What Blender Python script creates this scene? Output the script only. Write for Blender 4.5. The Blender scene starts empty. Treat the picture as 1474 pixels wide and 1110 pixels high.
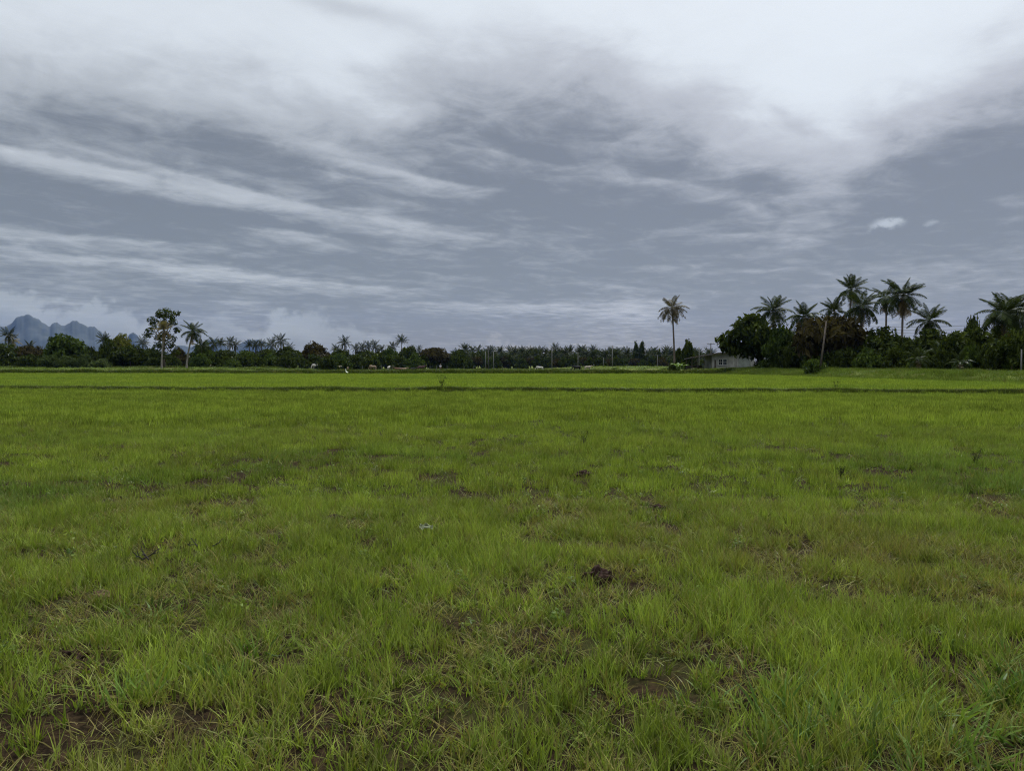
import bpy, bmesh, math, random
import numpy as np
from mathutils import Vector, Matrix, Euler

random.seed(7)
rng = np.random.default_rng(11)
S = bpy.context.scene
COL = S.collection
R = math.radians

# ------------------------------------------------------------------ camera
EYE = 1.6
F = 1135.0                       # focal length in photograph pixels (1474 wide)
PITCH = math.atan(30.0 / F)      # horizon lies 30 px above the middle row
cam = bpy.data.cameras.new("camera")
cam.sensor_width = 36.0
cam.lens = 36.0 * F / 1474.0
cam.clip_start = 0.05
cam.clip_end = 40000.0
cam_o = bpy.data.objects.new("camera", cam)
cam_o.location = (0, 0, EYE)
cam_o.rotation_euler = (math.pi / 2 - PITCH, 0, 0)
COL.objects.link(cam_o)
S.camera = cam_o

# ------------------------------------------------------------------ exposure / render
S.view_settings.view_transform = 'Standard'
S.view_settings.look = 'None'
S.view_settings.gamma = 1.0
S.view_settings.exposure = 1.32
S.view_settings.use_curve_mapping = False
S.render.engine = 'CYCLES'
cy = S.cycles
cy.max_bounces = 5
cy.diffuse_bounces = 2
cy.glossy_bounces = 2
cy.transmission_bounces = 3
cy.transparent_max_bounces = 4
cy.volume_bounces = 1
cy.sample_clamp_indirect = 3.0
cy.use_denoising = True
cy.denoiser = 'OPENIMAGEDENOISE'
cy.denoising_input_passes = 'RGB_ALBEDO_NORMAL'
cy.denoising_prefilter = 'NONE'
cy.filter_width = 1.15
cy.caustics_reflective = False
cy.caustics_refractive = False

# ------------------------------------------------------------------ sun (behind the cloud deck, ahead and right)
SUN_EL, SUN_AZ = R(56), R(24)     # azimuth measured from the view axis (+Y) towards +X
sun = bpy.data.lights.new("sun", 'SUN')
sun.energy = 1.5
sun.angle = R(14)
sun.color = (1.0, 0.96, 0.88)
sun_o = bpy.data.objects.new("sun", sun)
sd = Vector((math.sin(SUN_AZ) * math.cos(SUN_EL), math.cos(SUN_AZ) * math.cos(SUN_EL), math.sin(SUN_EL)))
sun_o.rotation_euler = sd.to_track_quat('Z', 'Y').to_euler()
sun_o.location = (30, 60, 90)
COL.objects.link(sun_o)

# ------------------------------------------------------------------ node helper
class NT:
    def __init__(self, tree):
        self.t = tree; self.n = tree.nodes; self.l = tree.links
        self.n.clear()
    def node(self, kind, **kw):
        nd = self.n.new(kind)
        for k, v in kw.items():
            setattr(nd, k, v)
        return nd
    def put(self, sock, v):
        if v is None: return
        if isinstance(v, bpy.types.NodeSocket): self.l.new(v, sock)
        else: sock.default_value = v
    def m(self, op, a, b=None, c=None, clamp=False):
        nd = self.node('ShaderNodeMath', operation=op, use_clamp=clamp)
        for i, v in enumerate((a, b, c)): self.put(nd.inputs[i], v)
        return nd.outputs[0]
    def add(self, *a):
        r = a[0]
        for x in a[1:]: r = self.m('ADD', r, x)
        return r
    def mul(self, *a):
        r = a[0]
        for x in a[1:]: r = self.m('MULTIPLY', r, x)
        return r
    def sub(self, a, b): return self.m('SUBTRACT', a, b)
    def smooth(self, x, lo, hi, a=0.0, b=1.0):
        nd = self.node('ShaderNodeMapRange', interpolation_type='SMOOTHSTEP')
        for i, v in enumerate((x, lo, hi, a, b)): self.put(nd.inputs[i], v)
        return nd.outputs[0]
    def vec(self, x, y, z=0.0):
        nd = self.node('ShaderNodeCombineXYZ')
        for i, v in enumerate((x, y, z)): self.put(nd.inputs[i], v)
        return nd.outputs[0]
    def noise(self, v, scale=1.0, detail=4.0, rough=0.5, dist=0.0, out=0):
        nd = self.node('ShaderNodeTexNoise')
        self.put(nd.inputs['Vector'], v)
        nd.inputs['Scale'].default_value = scale
        nd.inputs['Detail'].default_value = detail
        nd.inputs['Roughness'].default_value = rough
        nd.inputs['Distortion'].default_value = dist
        return nd.outputs[out]
    def mix(self, f, a, b, blend='MIX'):
        nd = self.node('ShaderNodeMix', data_type='RGBA', blend_type=blend)
        self.put(nd.inputs[0], f)
        for i, v in ((6, a), (7, b)):
            if isinstance(v, tuple) and len(v) == 3: v = v + (1.0,)
            self.put(nd.inputs[i], v)
        return nd.outputs[2]
    def curve(self, x, pts):
        """pts: list of (x, y) in 0..1"""
        nd = self.node('ShaderNodeFloatCurve')
        c = nd.mapping.curves[0]
        while len(c.points) > 2: c.points.remove(c.points[1])
        c.points[0].location = pts[0]; c.points[1].location = pts[-1]
        for p in pts[1:-1]: c.points.new(*p)
        nd.mapping.use_clip = False
        nd.mapping.update()
        self.put(nd.inputs['Value'], x)
        return nd.outputs[0]

def az_el(px, py):
    """direction of a photograph pixel as azimuth from +Y and elevation"""
    xc = (px - 737.0) / F; yc = -(py - 555.0) / F
    c, s = math.cos(PITCH), math.sin(PITCH)
    d = Vector((xc, c + yc * s, -s + yc * c)).normalized()
    return math.atan2(d.x, d.y), math.asin(d.z)

def at(px, py, d):
    """world point on the ray of pixel (px, py) at forward distance d"""
    xc = (px - 737.0) / F; yc = -(py - 555.0) / F
    c, s = math.cos(PITCH), math.sin(PITCH)
    v = Vector((xc, c + yc * s, -s + yc * c))
    v *= d / v.y
    return Vector((v.x, v.y, v.z + EYE))

# ------------------------------------------------------------------ sky
W = bpy.data.worlds.new("World")
S.world = W
W.use_nodes = True
w = NT(W.node_tree)
tc = w.node('ShaderNodeTexCoord')
sep = w.node('ShaderNodeSeparateXYZ')
w.l.new(tc.outputs['Generated'], sep.inputs[0])
X, Y, Z = sep.outputs
AZ = w.m('ARCTAN2', X, Y)
EL = w.m('ARCSINE', Z)
zc = w.add(w.m('MAXIMUM', Z, 0.0), 0.055)
VPA = R(38)                                   # the cloud rolls run towards this azimuth
sa, ca = math.sin(VPA), math.cos(VPA)
PX = w.m('DIVIDE', X, zc); PY = w.m('DIVIDE', Y, zc)
AL = w.add(w.mul(PX, sa), w.mul(PY, ca))      # along the rolls
AC = w.sub(w.mul(PX, ca), w.mul(PY, sa))      # across the rolls
# warps
dirv = tc.outputs['Generated']
wn1 = w.sub(w.noise(w.vec(w.mul(AL, 0.35), AC, 0.3), 0.9, 4, 0.55), 0.5)
wn2 = w.sub(w.noise(w.vec(w.mul(X, 1.0), Y, w.mul(Z, 2.2)), 3.0, 5, 0.55), 0.5)
wn3 = w.sub(w.noise(w.vec(w.mul(X, 1.0), Y, w.mul(Z, 2.0)), 14.0, 5, 0.6), 0.5)
AZw = w.add(AZ, w.mul(wn2, 0.10), w.mul(wn3, 0.03))
ELw = w.add(EL, w.mul(wn1, 0.03, w.smooth(AZ, 0.02, 0.34, 1.0, 0.1)), w.mul(wn2, 0.07), w.mul(wn3, 0.018))

# lower edge of the bright upper sky (azimuth -> elevation)
def prof(points, pad_l, pad_r):
    out = []
    for px, py in points:
        a, e = az_el(px, py)
        out.append(((a + math.pi) / (2 * math.pi), e))
    return [(0.0, pad_l)] + [(0.25, pad_l)] + out + [(0.75, pad_r), (1.0, pad_r)]
AZ01 = w.m('DIVIDE', w.add(AZ, math.pi), 2 * math.pi)
edge = w.curve(AZ01, prof([(0, 118), (130, 120), (260, 140), (400, 165), (500, 172), (560, 165), (620, 130), (720, 108), (820, 118),
                           (930, 148), (1040, 185), (1130, 222), (1190, 250), (1260, 215), (1350, 172), (1474, 105)], 0.40, 0.40))
gap = w.sub(ELw, edge)
tb = w.smooth(w.add(gap, w.mul(w.sub(w.noise(w.vec(X, Y, w.mul(Z, 2.0)), 9.0, 6, 0.6, 0.5), 0.5), 0.10)), -0.085, 0.085)
# blobs: (px, py, sigma x, sigma y, slope, amplitude)
def blob(px, py, sx, sy, slope, amp, aa=None, ee=None):
    a0, e0 = az_el(px, py)
    da = w.sub(aa or AZw, a0)
    de = w.add(w.sub(ee or ELw, e0), w.mul(da, slope)) if slope else w.sub(ee or ELw, e0)
    q = w.add(w.m('POWER', w.m('ABSOLUTE', w.mul(da, F / sx)), 2.0), w.m('POWER', w.m('ABSOLUTE', w.mul(de, F / sy)), 2.0))
    return w.mul(w.m('EXPONENT', w.mul(q, -1.0)), amp)
AZs = w.add(AZ, w.mul(wn3, 0.03))
ELs = w.add(EL, w.mul(wn2, 0.02), w.mul(wn3, 0.012))
def roll(px, py, sx, sy, slope, amp):
    """cloud roll: crisp lit upper edge, soft underside"""
    a0, e0 = az_el(px, py)
    da = w.sub(AZs, a0)
    de = w.add(w.sub(ELs, e0), w.mul(da, slope))
    up_ = w.mul(w.m('MAXIMUM', de, 0.0), F / (0.30 * sy)); dn_ = w.mul(w.m('MINIMUM', de, 0.0), F / (1.0 * sy))
    dv = w.add(up_, dn_)
    q = w.add(w.m('POWER', w.m('ABSOLUTE', w.mul(da, F / sx)), 2.0), w.mul(dv, dv))
    return w.mul(w.m('EXPONENT', w.mul(q, -1.0)), amp * 1.2)
streaks = w.add(*[roll(*r) for r in (
    (90, 232, 190, 17, 0.14, 0.36), (330, 272, 190, 17, 0.17, 0.32), (560, 312, 130, 18, 0.16, 0.16), (420, 336, 60, 12, 0.11, 0.30),
    (90, 338, 170, 15, 0.03, 0.22), (150, 372, 220, 12, 0.06, 0.20), (310, 382, 60, 9, 0.12, 0.20), (470, 408, 130, 10, 0.09, 0.15), (640, 442, 120, 10, 0.02, 0.12),
    (480, 212, 80, 18, 0.20, 0.10), (560, 246, 80, 12, 0.15, 0.17), (650, 264, 80, 14, 0.12, 0.18), (500, 256, 60, 9, 0.10, 0.13), (720, 222, 110, 11, 0.16, 0.12),
    (870, 210, 90, 12, 0.14, 0.12), (820, 250, 120, 12, 0.10, 0.10), (1000, 270, 80, 20, 0.20, 0.13), (1090, 300, 60, 18, 0.25, 0.12), (950, 330, 130, 12, 0.05, 0.09),
    (1075, 338, 45, 8, -0.05, 0.14), (1155, 342, 40, 10, -0.05, 0.10), (950, 383, 60, 9, 0.03, 0.13), (1090, 388, 80, 8, -0.03, 0.13), (790, 440, 110, 16, 0.0, 0.17),
    (915, 440, 45, 26, 0.0, 0.18), (700, 345, 140, 10, 0.08, 0.08), (760, 400, 160, 9, 0.02, 0.08), (1330, 380, 120, 12, -0.02, 0.07), (1420, 300, 80, 14, -0.1, 0.06),
    (585, 156, 46, 26, -0.1, 0.18))] + [
    blob(170, 182, 260, 26, 0.12, -0.13, AZs, ELs), blob(380, 225, 130, 20, 0.18, -0.10, AZs, ELs), blob(250, 312, 260, 15, 0.12, -0.08, AZs, ELs), blob(640, 330, 330, 40, 0.05, -0.05, AZs, ELs),
    blob(500, 10, 130, 14, 0.15, -0.22, AZs, ELs), blob(60, 60, 190, 60, 0.1, -0.10, AZs, ELs), blob(820, 300, 300, 40, 0.06, -0.05, AZs, ELs), blob(700, 395, 300, 14, 0.03, -0.05, AZs, ELs),
    blob(1400, 250, 170, 60, 0.0, -0.10, AZs, ELs), blob(1150, 182, 24, 13, 0.2, -0.20, AZs, ELs), blob(1118, 160, 12, 7, 0.5, -0.12, AZs, ELs), blob(760, 60, 90, 40, 0.2, -0.05, AZs, ELs)])
n_roll = w.sub(w.noise(w.vec(w.mul(AL, 0.22), w.mul(AC, 0.80), 2.0), 1.5, 5, 0.45, 0.5), 0.5)
n_fine = w.sub(w.noise(w.vec(w.mul(AL, 0.50), w.mul(AC, 1.0), 7.0), 4.6, 6, 0.6, 0.8), 0.5)
n_lump = w.sub(w.noise(w.vec(PX, PY, 4.0), 4.2, 7, 0.62, 0.5), 0.5)
n_soft = w.sub(w.noise(w.vec(X, Y, w.mul(Z, 2.5)), 5.5, 6, 0.55, 0.3), 0.5)
lo_amp = w.sub(1.0, w.mul(tb, 0.70))
t = w.add(w.mul(tb, 0.82), streaks, w.mul(n_roll, 0.34, lo_amp, w.smooth(AZ, 0.02, 0.34, 1.0, 0.15)), w.mul(n_fine, 0.44, lo_amp, w.smooth(AZ, 0.08, 0.45, 1.0, 0.45)), w.mul(n_soft, 0.42, lo_amp), w.mul(n_lump, 0.66, lo_amp),
          w.smooth(gap, 0.05, 0.30, 0.0, 0.14))
# brightest in the direction of the hidden sun and overhead
sep_s = w.node('ShaderNodeVectorMath', operation='DOT_PRODUCT')
w.l.new(dirv, sep_s.inputs[0]); sep_s.inputs[1].default_value = tuple(sd)
glow = w.smooth(sep_s.outputs['Value'], 0.62, 1.0)
deck = w.mix(w.smooth(AZ, -0.5, 0.45), (0.140, 0.150, 0.161), (0.141, 0.148, 0.164))
mid = w.mix(w.smooth(AZ, -0.5, 0.45), (0.365, 0.385, 0.400), (0.380, 0.390, 0.415))
hi = (0.600, 0.635, 0.665)
c1 = w.mix(w.smooth(t, -0.10, 0.46), deck, mid)
c1 = w.mix(w.smooth(t, 0.38, 0.92), c1, hi)
# cumulus heaps standing on the horizon
nc = w.sub(w.noise(w.vec(X, Y, w.mul(Z, 1.25)), 17.0, 6, 0.55, 0.2), 0.5)
nc2 = w.sub(w.noise(w.vec(X, Y, w.mul(Z, 1.4)), 55.0, 4, 0.6), 0.5)
heap_top = w.curve(AZ01, prof([(-60, 400), (12, 408), (40, 424), (90, 434), (160, 432), (200, 452), (230, 458), (262, 470), (330, 446), (365, 478), (392, 455),
                               (420, 446), (455, 462), (500, 462), (560, 478), (620, 506), (650, 497), (690, 490), (740, 487), (800, 500), (860, 508), (960, 512),
                               (1100, 505), (1474, 512)], 0.05, 0.02))
b1 = w.m('ABSOLUTE', w.sub(w.noise(w.vec(X, Y, w.mul(Z, 1.2)), 20.0, 3, 0.5), 0.5)); b2 = w.m('ABSOLUTE', w.sub(w.noise(w.vec(X, Y, w.mul(Z, 1.2)), 52.0, 3, 0.5), 0.5))
hd = w.add(w.sub(heap_top, EL), -0.011, w.mul(nc, 0.022), w.mul(b1, 0.085), w.mul(b2, 0.050))
hm = w.smooth(hd, -0.003, 0.011)
hs = w.add(w.smooth(hd, 0.0, 0.045, 0.95, 0.10), w.mul(nc, 1.3), w.mul(b1, 1.3), w.mul(b2, 1.3), -0.12)
op_l = w.curve(AZ01, [(0, 0.3), (0.25, 0.4)] + [((az_el(p, 470)[0] + math.pi) / (2 * math.pi), v) for p, v in
              ((0, .70), (180, .66), (260, .42), (340, .32), (385, .68), (440, .60), (520, .40), (620, .35), (680, .5), (760, .5), (900, .25), (1474, .2))] + [(0.75, .3), (1, .3)])
pink = w.smooth(AZ, -0.15, 0.05)
heap_lo = w.mix(pink, (0.175, 0.198, 0.220), (0.205, 0.203, 0.225))
heap_hi = w.mix(pink, (0.315, 0.340, 0.352), (0.325, 0.305, 0.305))
hc = w.mix(w.smooth(hs, 0.0, 0.85), heap_lo, heap_hi)
c2 = w.mix(w.mul(hm, op_l), c1, hc)
# two small bright scraps of cloud in front of the right-hand deck
wisp = w.add(blob(1276, 323, 20, 7.5, 0.0, 1.0, w.add(AZ, w.mul(nc2, 0.03), w.mul(wn3, 0.015)), w.add(EL, w.mul(nc2, 0.022), w.mul(wn3, 0.012))),
             blob(1340, 321, 9, 4, 0.0, 0.55, w.add(AZ, w.mul(nc2, 0.02)), w.add(EL, w.mul(nc2, 0.012))))
c3 = w.mix(w.smooth(wisp, 0.15, 1.0, 0.0, 0.62), c2, (0.50, 0.54, 0.58))
# unseen sky overhead made much brighter with height, added to light the field
up = w.smooth(EL, 0.42, 1.25)
c4 = w.mix(1.0, c3, w.vec(*(w.add(0.480, w.mul(glow, 0.08), w.mul(up, 1.45)),) * 3), 'MULTIPLY')
# clear sky above the clouds contributes a faint blue through the deck
sky = w.node('ShaderNodeTexSky', sky_type='NISHITA')
sky.sun_disc = False
sky.sun_elevation = SUN_EL
sky.sun_rotation = SUN_AZ
SKY_STRENGTH = 0.1
c5 = w.mix(0.94, sky.outputs[0], w.mix(1.0, c4, (1.0 / SKY_STRENGTH,) * 3, 'MULTIPLY'))
bg = w.node('ShaderNodeBackground')
w.l.new(c5, bg.inputs[0]); bg.inputs[1].default_value = SKY_STRENGTH
wo = w.node('ShaderNodeOutputWorld')
w.l.new(bg.outputs[0], wo.inputs[0])
W.cycles.sampling_method = 'MANUAL'
W.cycles.sample_map_resolution = 512
# ------------------------------------------------------------------ object helpers
def mesh_obj(name, verts, faces, mat=None, parent=None, smooth=False, colors=None, link=True):
    me = bpy.data.meshes.new(name)
    me.from_pydata([tuple(v) for v in verts], [], [tuple(f) for f in faces])
    return mesh_link(name, me, mat, parent, smooth, colors, link)

def mesh_link(name, me, mat=None, parent=None, smooth=False, colors=None, link=True):
    if mat and not me.materials: me.materials.append(mat)
    if smooth: me.polygons.foreach_set('use_smooth', [True] * len(me.polygons))
    if colors is not None:
        at_ = me.color_attributes.new('tone', 'FLOAT_COLOR', 'POINT')
        arr = np.ones((len(me.vertices), 4), np.float32)
        arr[:, :colors.shape[1]] = colors
        at_.data.foreach_set('color', arr.ravel())
    me.update()
    o = bpy.data.objects.new(name, me)
    if link: COL.objects.link(o)
    if parent: o.parent = parent
    return o

def empty(name, loc=(0, 0, 0), rz=0.0, sc=1.0):
    o = bpy.data.objects.new(name, None)
    o.location = loc; o.rotation_euler = (0, 0, rz); o.scale = (sc, sc, sc)
    o.empty_display_size = 0.3
    COL.objects.link(o)
    return o

def tag(o, label=None, cat=None, group=None, kind=None):
    if label: o['label'] = label
    if cat: o['category'] = cat
    if group: o['group'] = group
    if kind: o['kind'] = kind
    return o

def inst(name, me, parent=None, loc=(0, 0, 0), rot=(0, 0, 0), sc=(1, 1, 1)):
    o = bpy.data.objects.new(name, me)
    o.location = loc; o.rotation_euler = rot
    o.scale = sc if hasattr(sc, '__len__') else (sc, sc, sc)
    COL.objects.link(o)
    if parent: o.parent = parent
    return o

class MB:
    """collects simple solids into one vertex/face list"""
    def __init__(self): self.v = []; self.f = []; self.c = []
    def box(self, c, s, rz=0.0):
        cx, cy_, cz = c; sx, sy, sz = (k / 2 for k in s); b = len(self.v)
        cr, sr = math.cos(rz), math.sin(rz)
        for dx, dy, dz in ((-1,-1,-1),(1,-1,-1),(1,1,-1),(-1,1,-1),(-1,-1,1),(1,-1,1),(1,1,1),(-1,1,1)):
            x, y = dx * sx, dy * sy
            self.v.append((cx + x * cr - y * sr, cy_ + x * sr + y * cr, cz + dz * sz))
        for f in ((0,3,2,1),(4,5,6,7),(0,1,5,4),(1,2,6,5),(2,3,7,6),(3,0,4,7)):
            self.f.append(tuple(b + k for k in f))
        return self
    def tube(self, pts, rad, n=8, cap=True):
        pts = [Vector(p) for p in pts]
        if not hasattr(rad, '__len__'): rad = [rad] * len(pts)
        b0 = len(self.v)
        for i, p in enumerate(pts):
            t_ = (pts[min(i + 1, len(pts) - 1)] - pts[max(i - 1, 0)]).normalized()
            u = t_.cross(Vector((0, 0, 1)) if abs(t_.z) < 0.9 else Vector((1, 0, 0))).normalized()
            v = t_.cross(u)
            for k in range(n):
                a = 2 * math.pi * k / n
                self.v.append(tuple(p + (u * math.cos(a) + v * math.sin(a)) * rad[i]))
        for i in range(len(pts) - 1):
            for k in range(n):
                a = b0 + i * n + k; b = b0 + i * n + (k + 1) % n
                self.f.append((a, b, b + n, a + n))
        if cap:
            self.f.append(tuple(b0 + k for k in reversed(range(n))))
            e = b0 + (len(pts) - 1) * n
            self.f.append(tuple(e + k for k in range(n)))
        return self
    def build(self, name, mat, parent=None, smooth=False):
        o = mesh_obj(name, self.v, self.f, mat, parent, smooth)
        bm = bmesh.new(); bm.from_mesh(o.data); bmesh.ops.recalc_face_normals(bm, faces=bm.faces); bm.to_mesh(o.data); bm.free()
        return o

def skin_mesh(name, verts, edges, radii, sub=1, root=0):
    me = bpy.data.meshes.new(name + '_cage')
    me.from_pydata([tuple(v) for v in verts], edges, [])
    o = bpy.data.objects.new(name + '_cage', me); COL.objects.link(o)
    sk = o.modifiers.new('s', 'SKIN'); sk.use_smooth_shade = True
    for i, r in enumerate(radii):
        d = me.skin_vertices[0].data[i]
        d.radius = (r, r) if not hasattr(r, '__len__') else r
        d.use_root = (i == root)
    sb = o.modifiers.new('b', 'SUBSURF'); sb.levels = sub; sb.render_levels = sub
    dg = bpy.context.evaluated_depsgraph_get(); dg.update()
    out = bpy.data.meshes.new_from_object(o.evaluated_get(dg))
    out.name = name
    bpy.data.objects.remove(o); bpy.data.meshes.remove(me)
    return out

# ------------------------------------------------------------------ numpy value noise
def _hash(ix, iy, seed):
    h = (ix.astype(np.int64) * 374761393 + iy.astype(np.int64) * 668265263 + seed * 974634777) & 0xffffffff
    h = ((h ^ (h >> 13)) * 1274126177) & 0xffffffff
    return ((h ^ (h >> 16)) & 0xffff) / 65535.0
def vnoise(x, y, seed=0):
    x = np.asarray(x, float); y = np.asarray(y, float)
    ix = np.floor(x); iy = np.floor(y); fx = x - ix; fy = y - iy
    fx = fx * fx * (3 - 2 * fx); fy = fy * fy * (3 - 2 * fy)
    a = _hash(ix, iy, seed); b = _hash(ix + 1, iy, seed); c = _hash(ix, iy + 1, seed); d = _hash(ix + 1, iy + 1, seed)
    return (a * (1 - fx) + b * fx) * (1 - fy) + (c * (1 - fx) + d * fx) * fy
def fbm(x, y, seed=0, octv=4):
    s = 0; amp = 0.5; tot = 0
    for i in range(octv):
        s = s + amp * vnoise(x * 2 ** i + 17.3 * i, y * 2 ** i - 9.1 * i, seed + i); tot += amp; amp *= 0.5
    return s / tot
def sstep(x, lo, hi):
    t_ = np.clip((np.asarray(x, float) - lo) / (hi - lo), 0, 1); return t_ * t_ * (3 - 2 * t_)

# ------------------------------------------------------------------ materials
def new_mat(name):
    m = bpy.data.materials.new(name); m.use_nodes = True
    n = NT(m.node_tree)
    out = n.node('ShaderNodeOutputMaterial')
    return m, n, out

def solid(name, color, rough=0.7, noise_scale=3.0, var=0.25, spec=0.3, metal=0.0):
    """painted/wood/stone surface with uneven colour and fine relief"""
    m, n, out = new_mat(name)
    tc_ = n.node('ShaderNodeTexCoord')
    nz = n.noise(tc_.outputs['Object'], noise_scale, 6, 0.6)
    f = n.smooth(nz, 0.3, 0.7)
    dk = tuple(c * (1 - var) for c in color); lt = tuple(min(1, c * (1 + var)) for c in color)
    b = n.node('ShaderNodeBsdfPrincipled')
    n.l.new(n.mix(f, dk, lt), b.inputs['Base Color'])
    b.inputs['Roughness'].default_value = rough
    b.inputs['Specular IOR Level'].default_value = spec
    b.inputs['Metallic'].default_value = metal
    bp = n.node('ShaderNodeBump'); bp.inputs['Strength'].default_value = 0.25
    n.l.new(n.noise(tc_.outputs['Object'], noise_scale * 8, 4), bp.inputs['Height'])
    n.l.new(bp.outputs[0], b.inputs['Normal'])
    n.l.new(b.outputs[0], out.inputs[0])
    return m

def leaf_mat(name, c_a, c_b, transl=0.25, gloss=0.02, scale=0.4, instancer=False, dry=None, patch=None):
    """leaf: two leaf colours mixed by per-leaf tone and a slow spatial noise"""
    m, n, out = new_mat(name)
    at_ = n.node('ShaderNodeAttribute', attribute_name='tone')
    geo = n.node('ShaderNodeNewGeometry')
    sp = n.node('ShaderNodeSeparateColor'); n.l.new(at_.outputs['Color'], sp.inputs[0])
    f = n.add(n.mul(sp.outputs[0], 0.95), -0.08, n.mul(n.sub(n.noise(geo.outputs['Position'], scale, 3), 0.5), 0.9))
    col = n.mix(n.m('MAXIMUM', n.m('MINIMUM', f, 1.0), 0.0), c_a, c_b)
    if instancer:
        it = n.node('ShaderNodeAttribute', attribute_type='INSTANCER', attribute_name='tint')
        si = n.node('ShaderNodeSeparateXYZ'); n.l.new(it.outputs['Vector'], si.inputs[0])
        if dry: col = n.mix(si.outputs[0], col, dry)
        if patch: col = n.mix(si.outputs[1], col, patch)
        col = n.mix(1.0, col, n.vec(*(n.add(0.48, n.mul(si.outputs[2], 1.04)),) * 3), 'MULTIPLY')
        # dry tips and pale stalk bases belong to the blade itself
        col = n.mix(n.mul(sp.outputs[2], 0.55), col, (0.16, 0.13, 0.055))
    df = n.node('ShaderNodeBsdfDiffuse'); n.l.new(col, df.inputs[0])
    tr = n.node('ShaderNodeBsdfTranslucent')
    n.l.new(n.mix(1.0, col, (1.15, 1.2, 0.55), 'MULTIPLY'), tr.inputs[0])
    ms = n.node('ShaderNodeMixShader'); ms.inputs[0].default_value = transl
    n.l.new(df.outputs[0], ms.inputs[1]); n.l.new(tr.outputs[0], ms.inputs[2])
    gl = n.node('ShaderNodeBsdfGlossy'); gl.inputs['Roughness'].default_value = 0.42
    gl.inputs[0].default_value = (0.9, 0.95, 1.0, 1)
    m2 = n.node('ShaderNodeMixShader')
    lw = n.node('ShaderNodeLayerWeight'); lw.inputs[0].default_value = 0.12
    n.l.new(n.m('MINIMUM', n.mul(lw.outputs['Fresnel'], gloss * 4.0), gloss), m2.inputs[0])
    n.l.new(ms.outputs[0], m2.inputs[1]); n.l.new(gl.outputs[0], m2.inputs[2])
    n.l.new(m2.outputs[0], out.inputs[0])
    return m

M = {}
M['bark'] = solid('bark', (0.085, 0.068, 0.052), 0.9, 2.0, 0.35)
M['palm_bark'] = solid('palm_bark', (0.105, 0.09, 0.075), 0.9, 3.0, 0.35)
M['pale_bark'] = solid('pale_bark', (0.155, 0.14, 0.118), 0.9, 3.0, 0.3)
M['leaf_dark'] = leaf_mat('leaf_dark', (0.009, 0.015, 0.003), (0.062, 0.080, 0.017))
M['leaf_green'] = leaf_mat('leaf_green', (0.016, 0.028, 0.006), (0.074, 0.104, 0.020))
M['leaf_brown'] = leaf_mat('leaf_brown', (0.013, 0.011, 0.005), (0.068, 0.056, 0.022))
M['leaf_yellow'] = leaf_mat('leaf_yellow', (0.05, 0.06, 0.012), (0.15, 0.15, 0.035))
M['leaf_pale'] = leaf_mat('leaf_pale', (0.022, 0.034, 0.010), (0.080, 0.105, 0.036))
M['leaf_creeper'] = leaf_mat('leaf_creeper', (0.05, 0.085, 0.014), (0.12, 0.18, 0.034), 0.3)
M['frond'] = leaf_mat('frond', (0.009, 0.014, 0.004), (0.040, 0.053, 0.014), 0.2, 0.03)
M['frond_far'] = leaf_mat('frond_far', (0.007, 0.010, 0.0035), (0.034, 0.042, 0.013), 0.2, 0.02, 0.15)
M['frond_dry'] = leaf_mat('frond_dry', (0.12, 0.085, 0.045), (0.30, 0.22, 0.11), 0.2)
M['frond_lone'] = leaf_mat('frond_lone', (0.030, 0.026, 0.016), (0.105, 0.086, 0.052), 0.2)
M['frond_yellow'] = leaf_mat('frond_yellow', (0.075, 0.064, 0.033), (0.18, 0.15, 0.085), 0.2)
M['banana'] = leaf_mat('banana', (0.07, 0.11, 0.03), (0.16, 0.23, 0.07), 0.3, 0.04)
M['pole_grey'] = solid('pole_grey', (0.115, 0.113, 0.108), 0.9, 3.0, 0.2)
M['concrete'] = solid('concrete', (0.30, 0.30, 0.29), 0.85, 3.0, 0.15)
M['dark_post'] = solid('dark_post', (0.06, 0.056, 0.052), 0.9, 3.0, 0.25)
M['weathered_wood'] = solid('weathered_wood', (0.070, 0.056, 0.043), 0.9, 4.0, 0.3)
M['wire'] = solid('wire', (0.03, 0.03, 0.032), 0.6, 1.0, 0.1)
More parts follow.
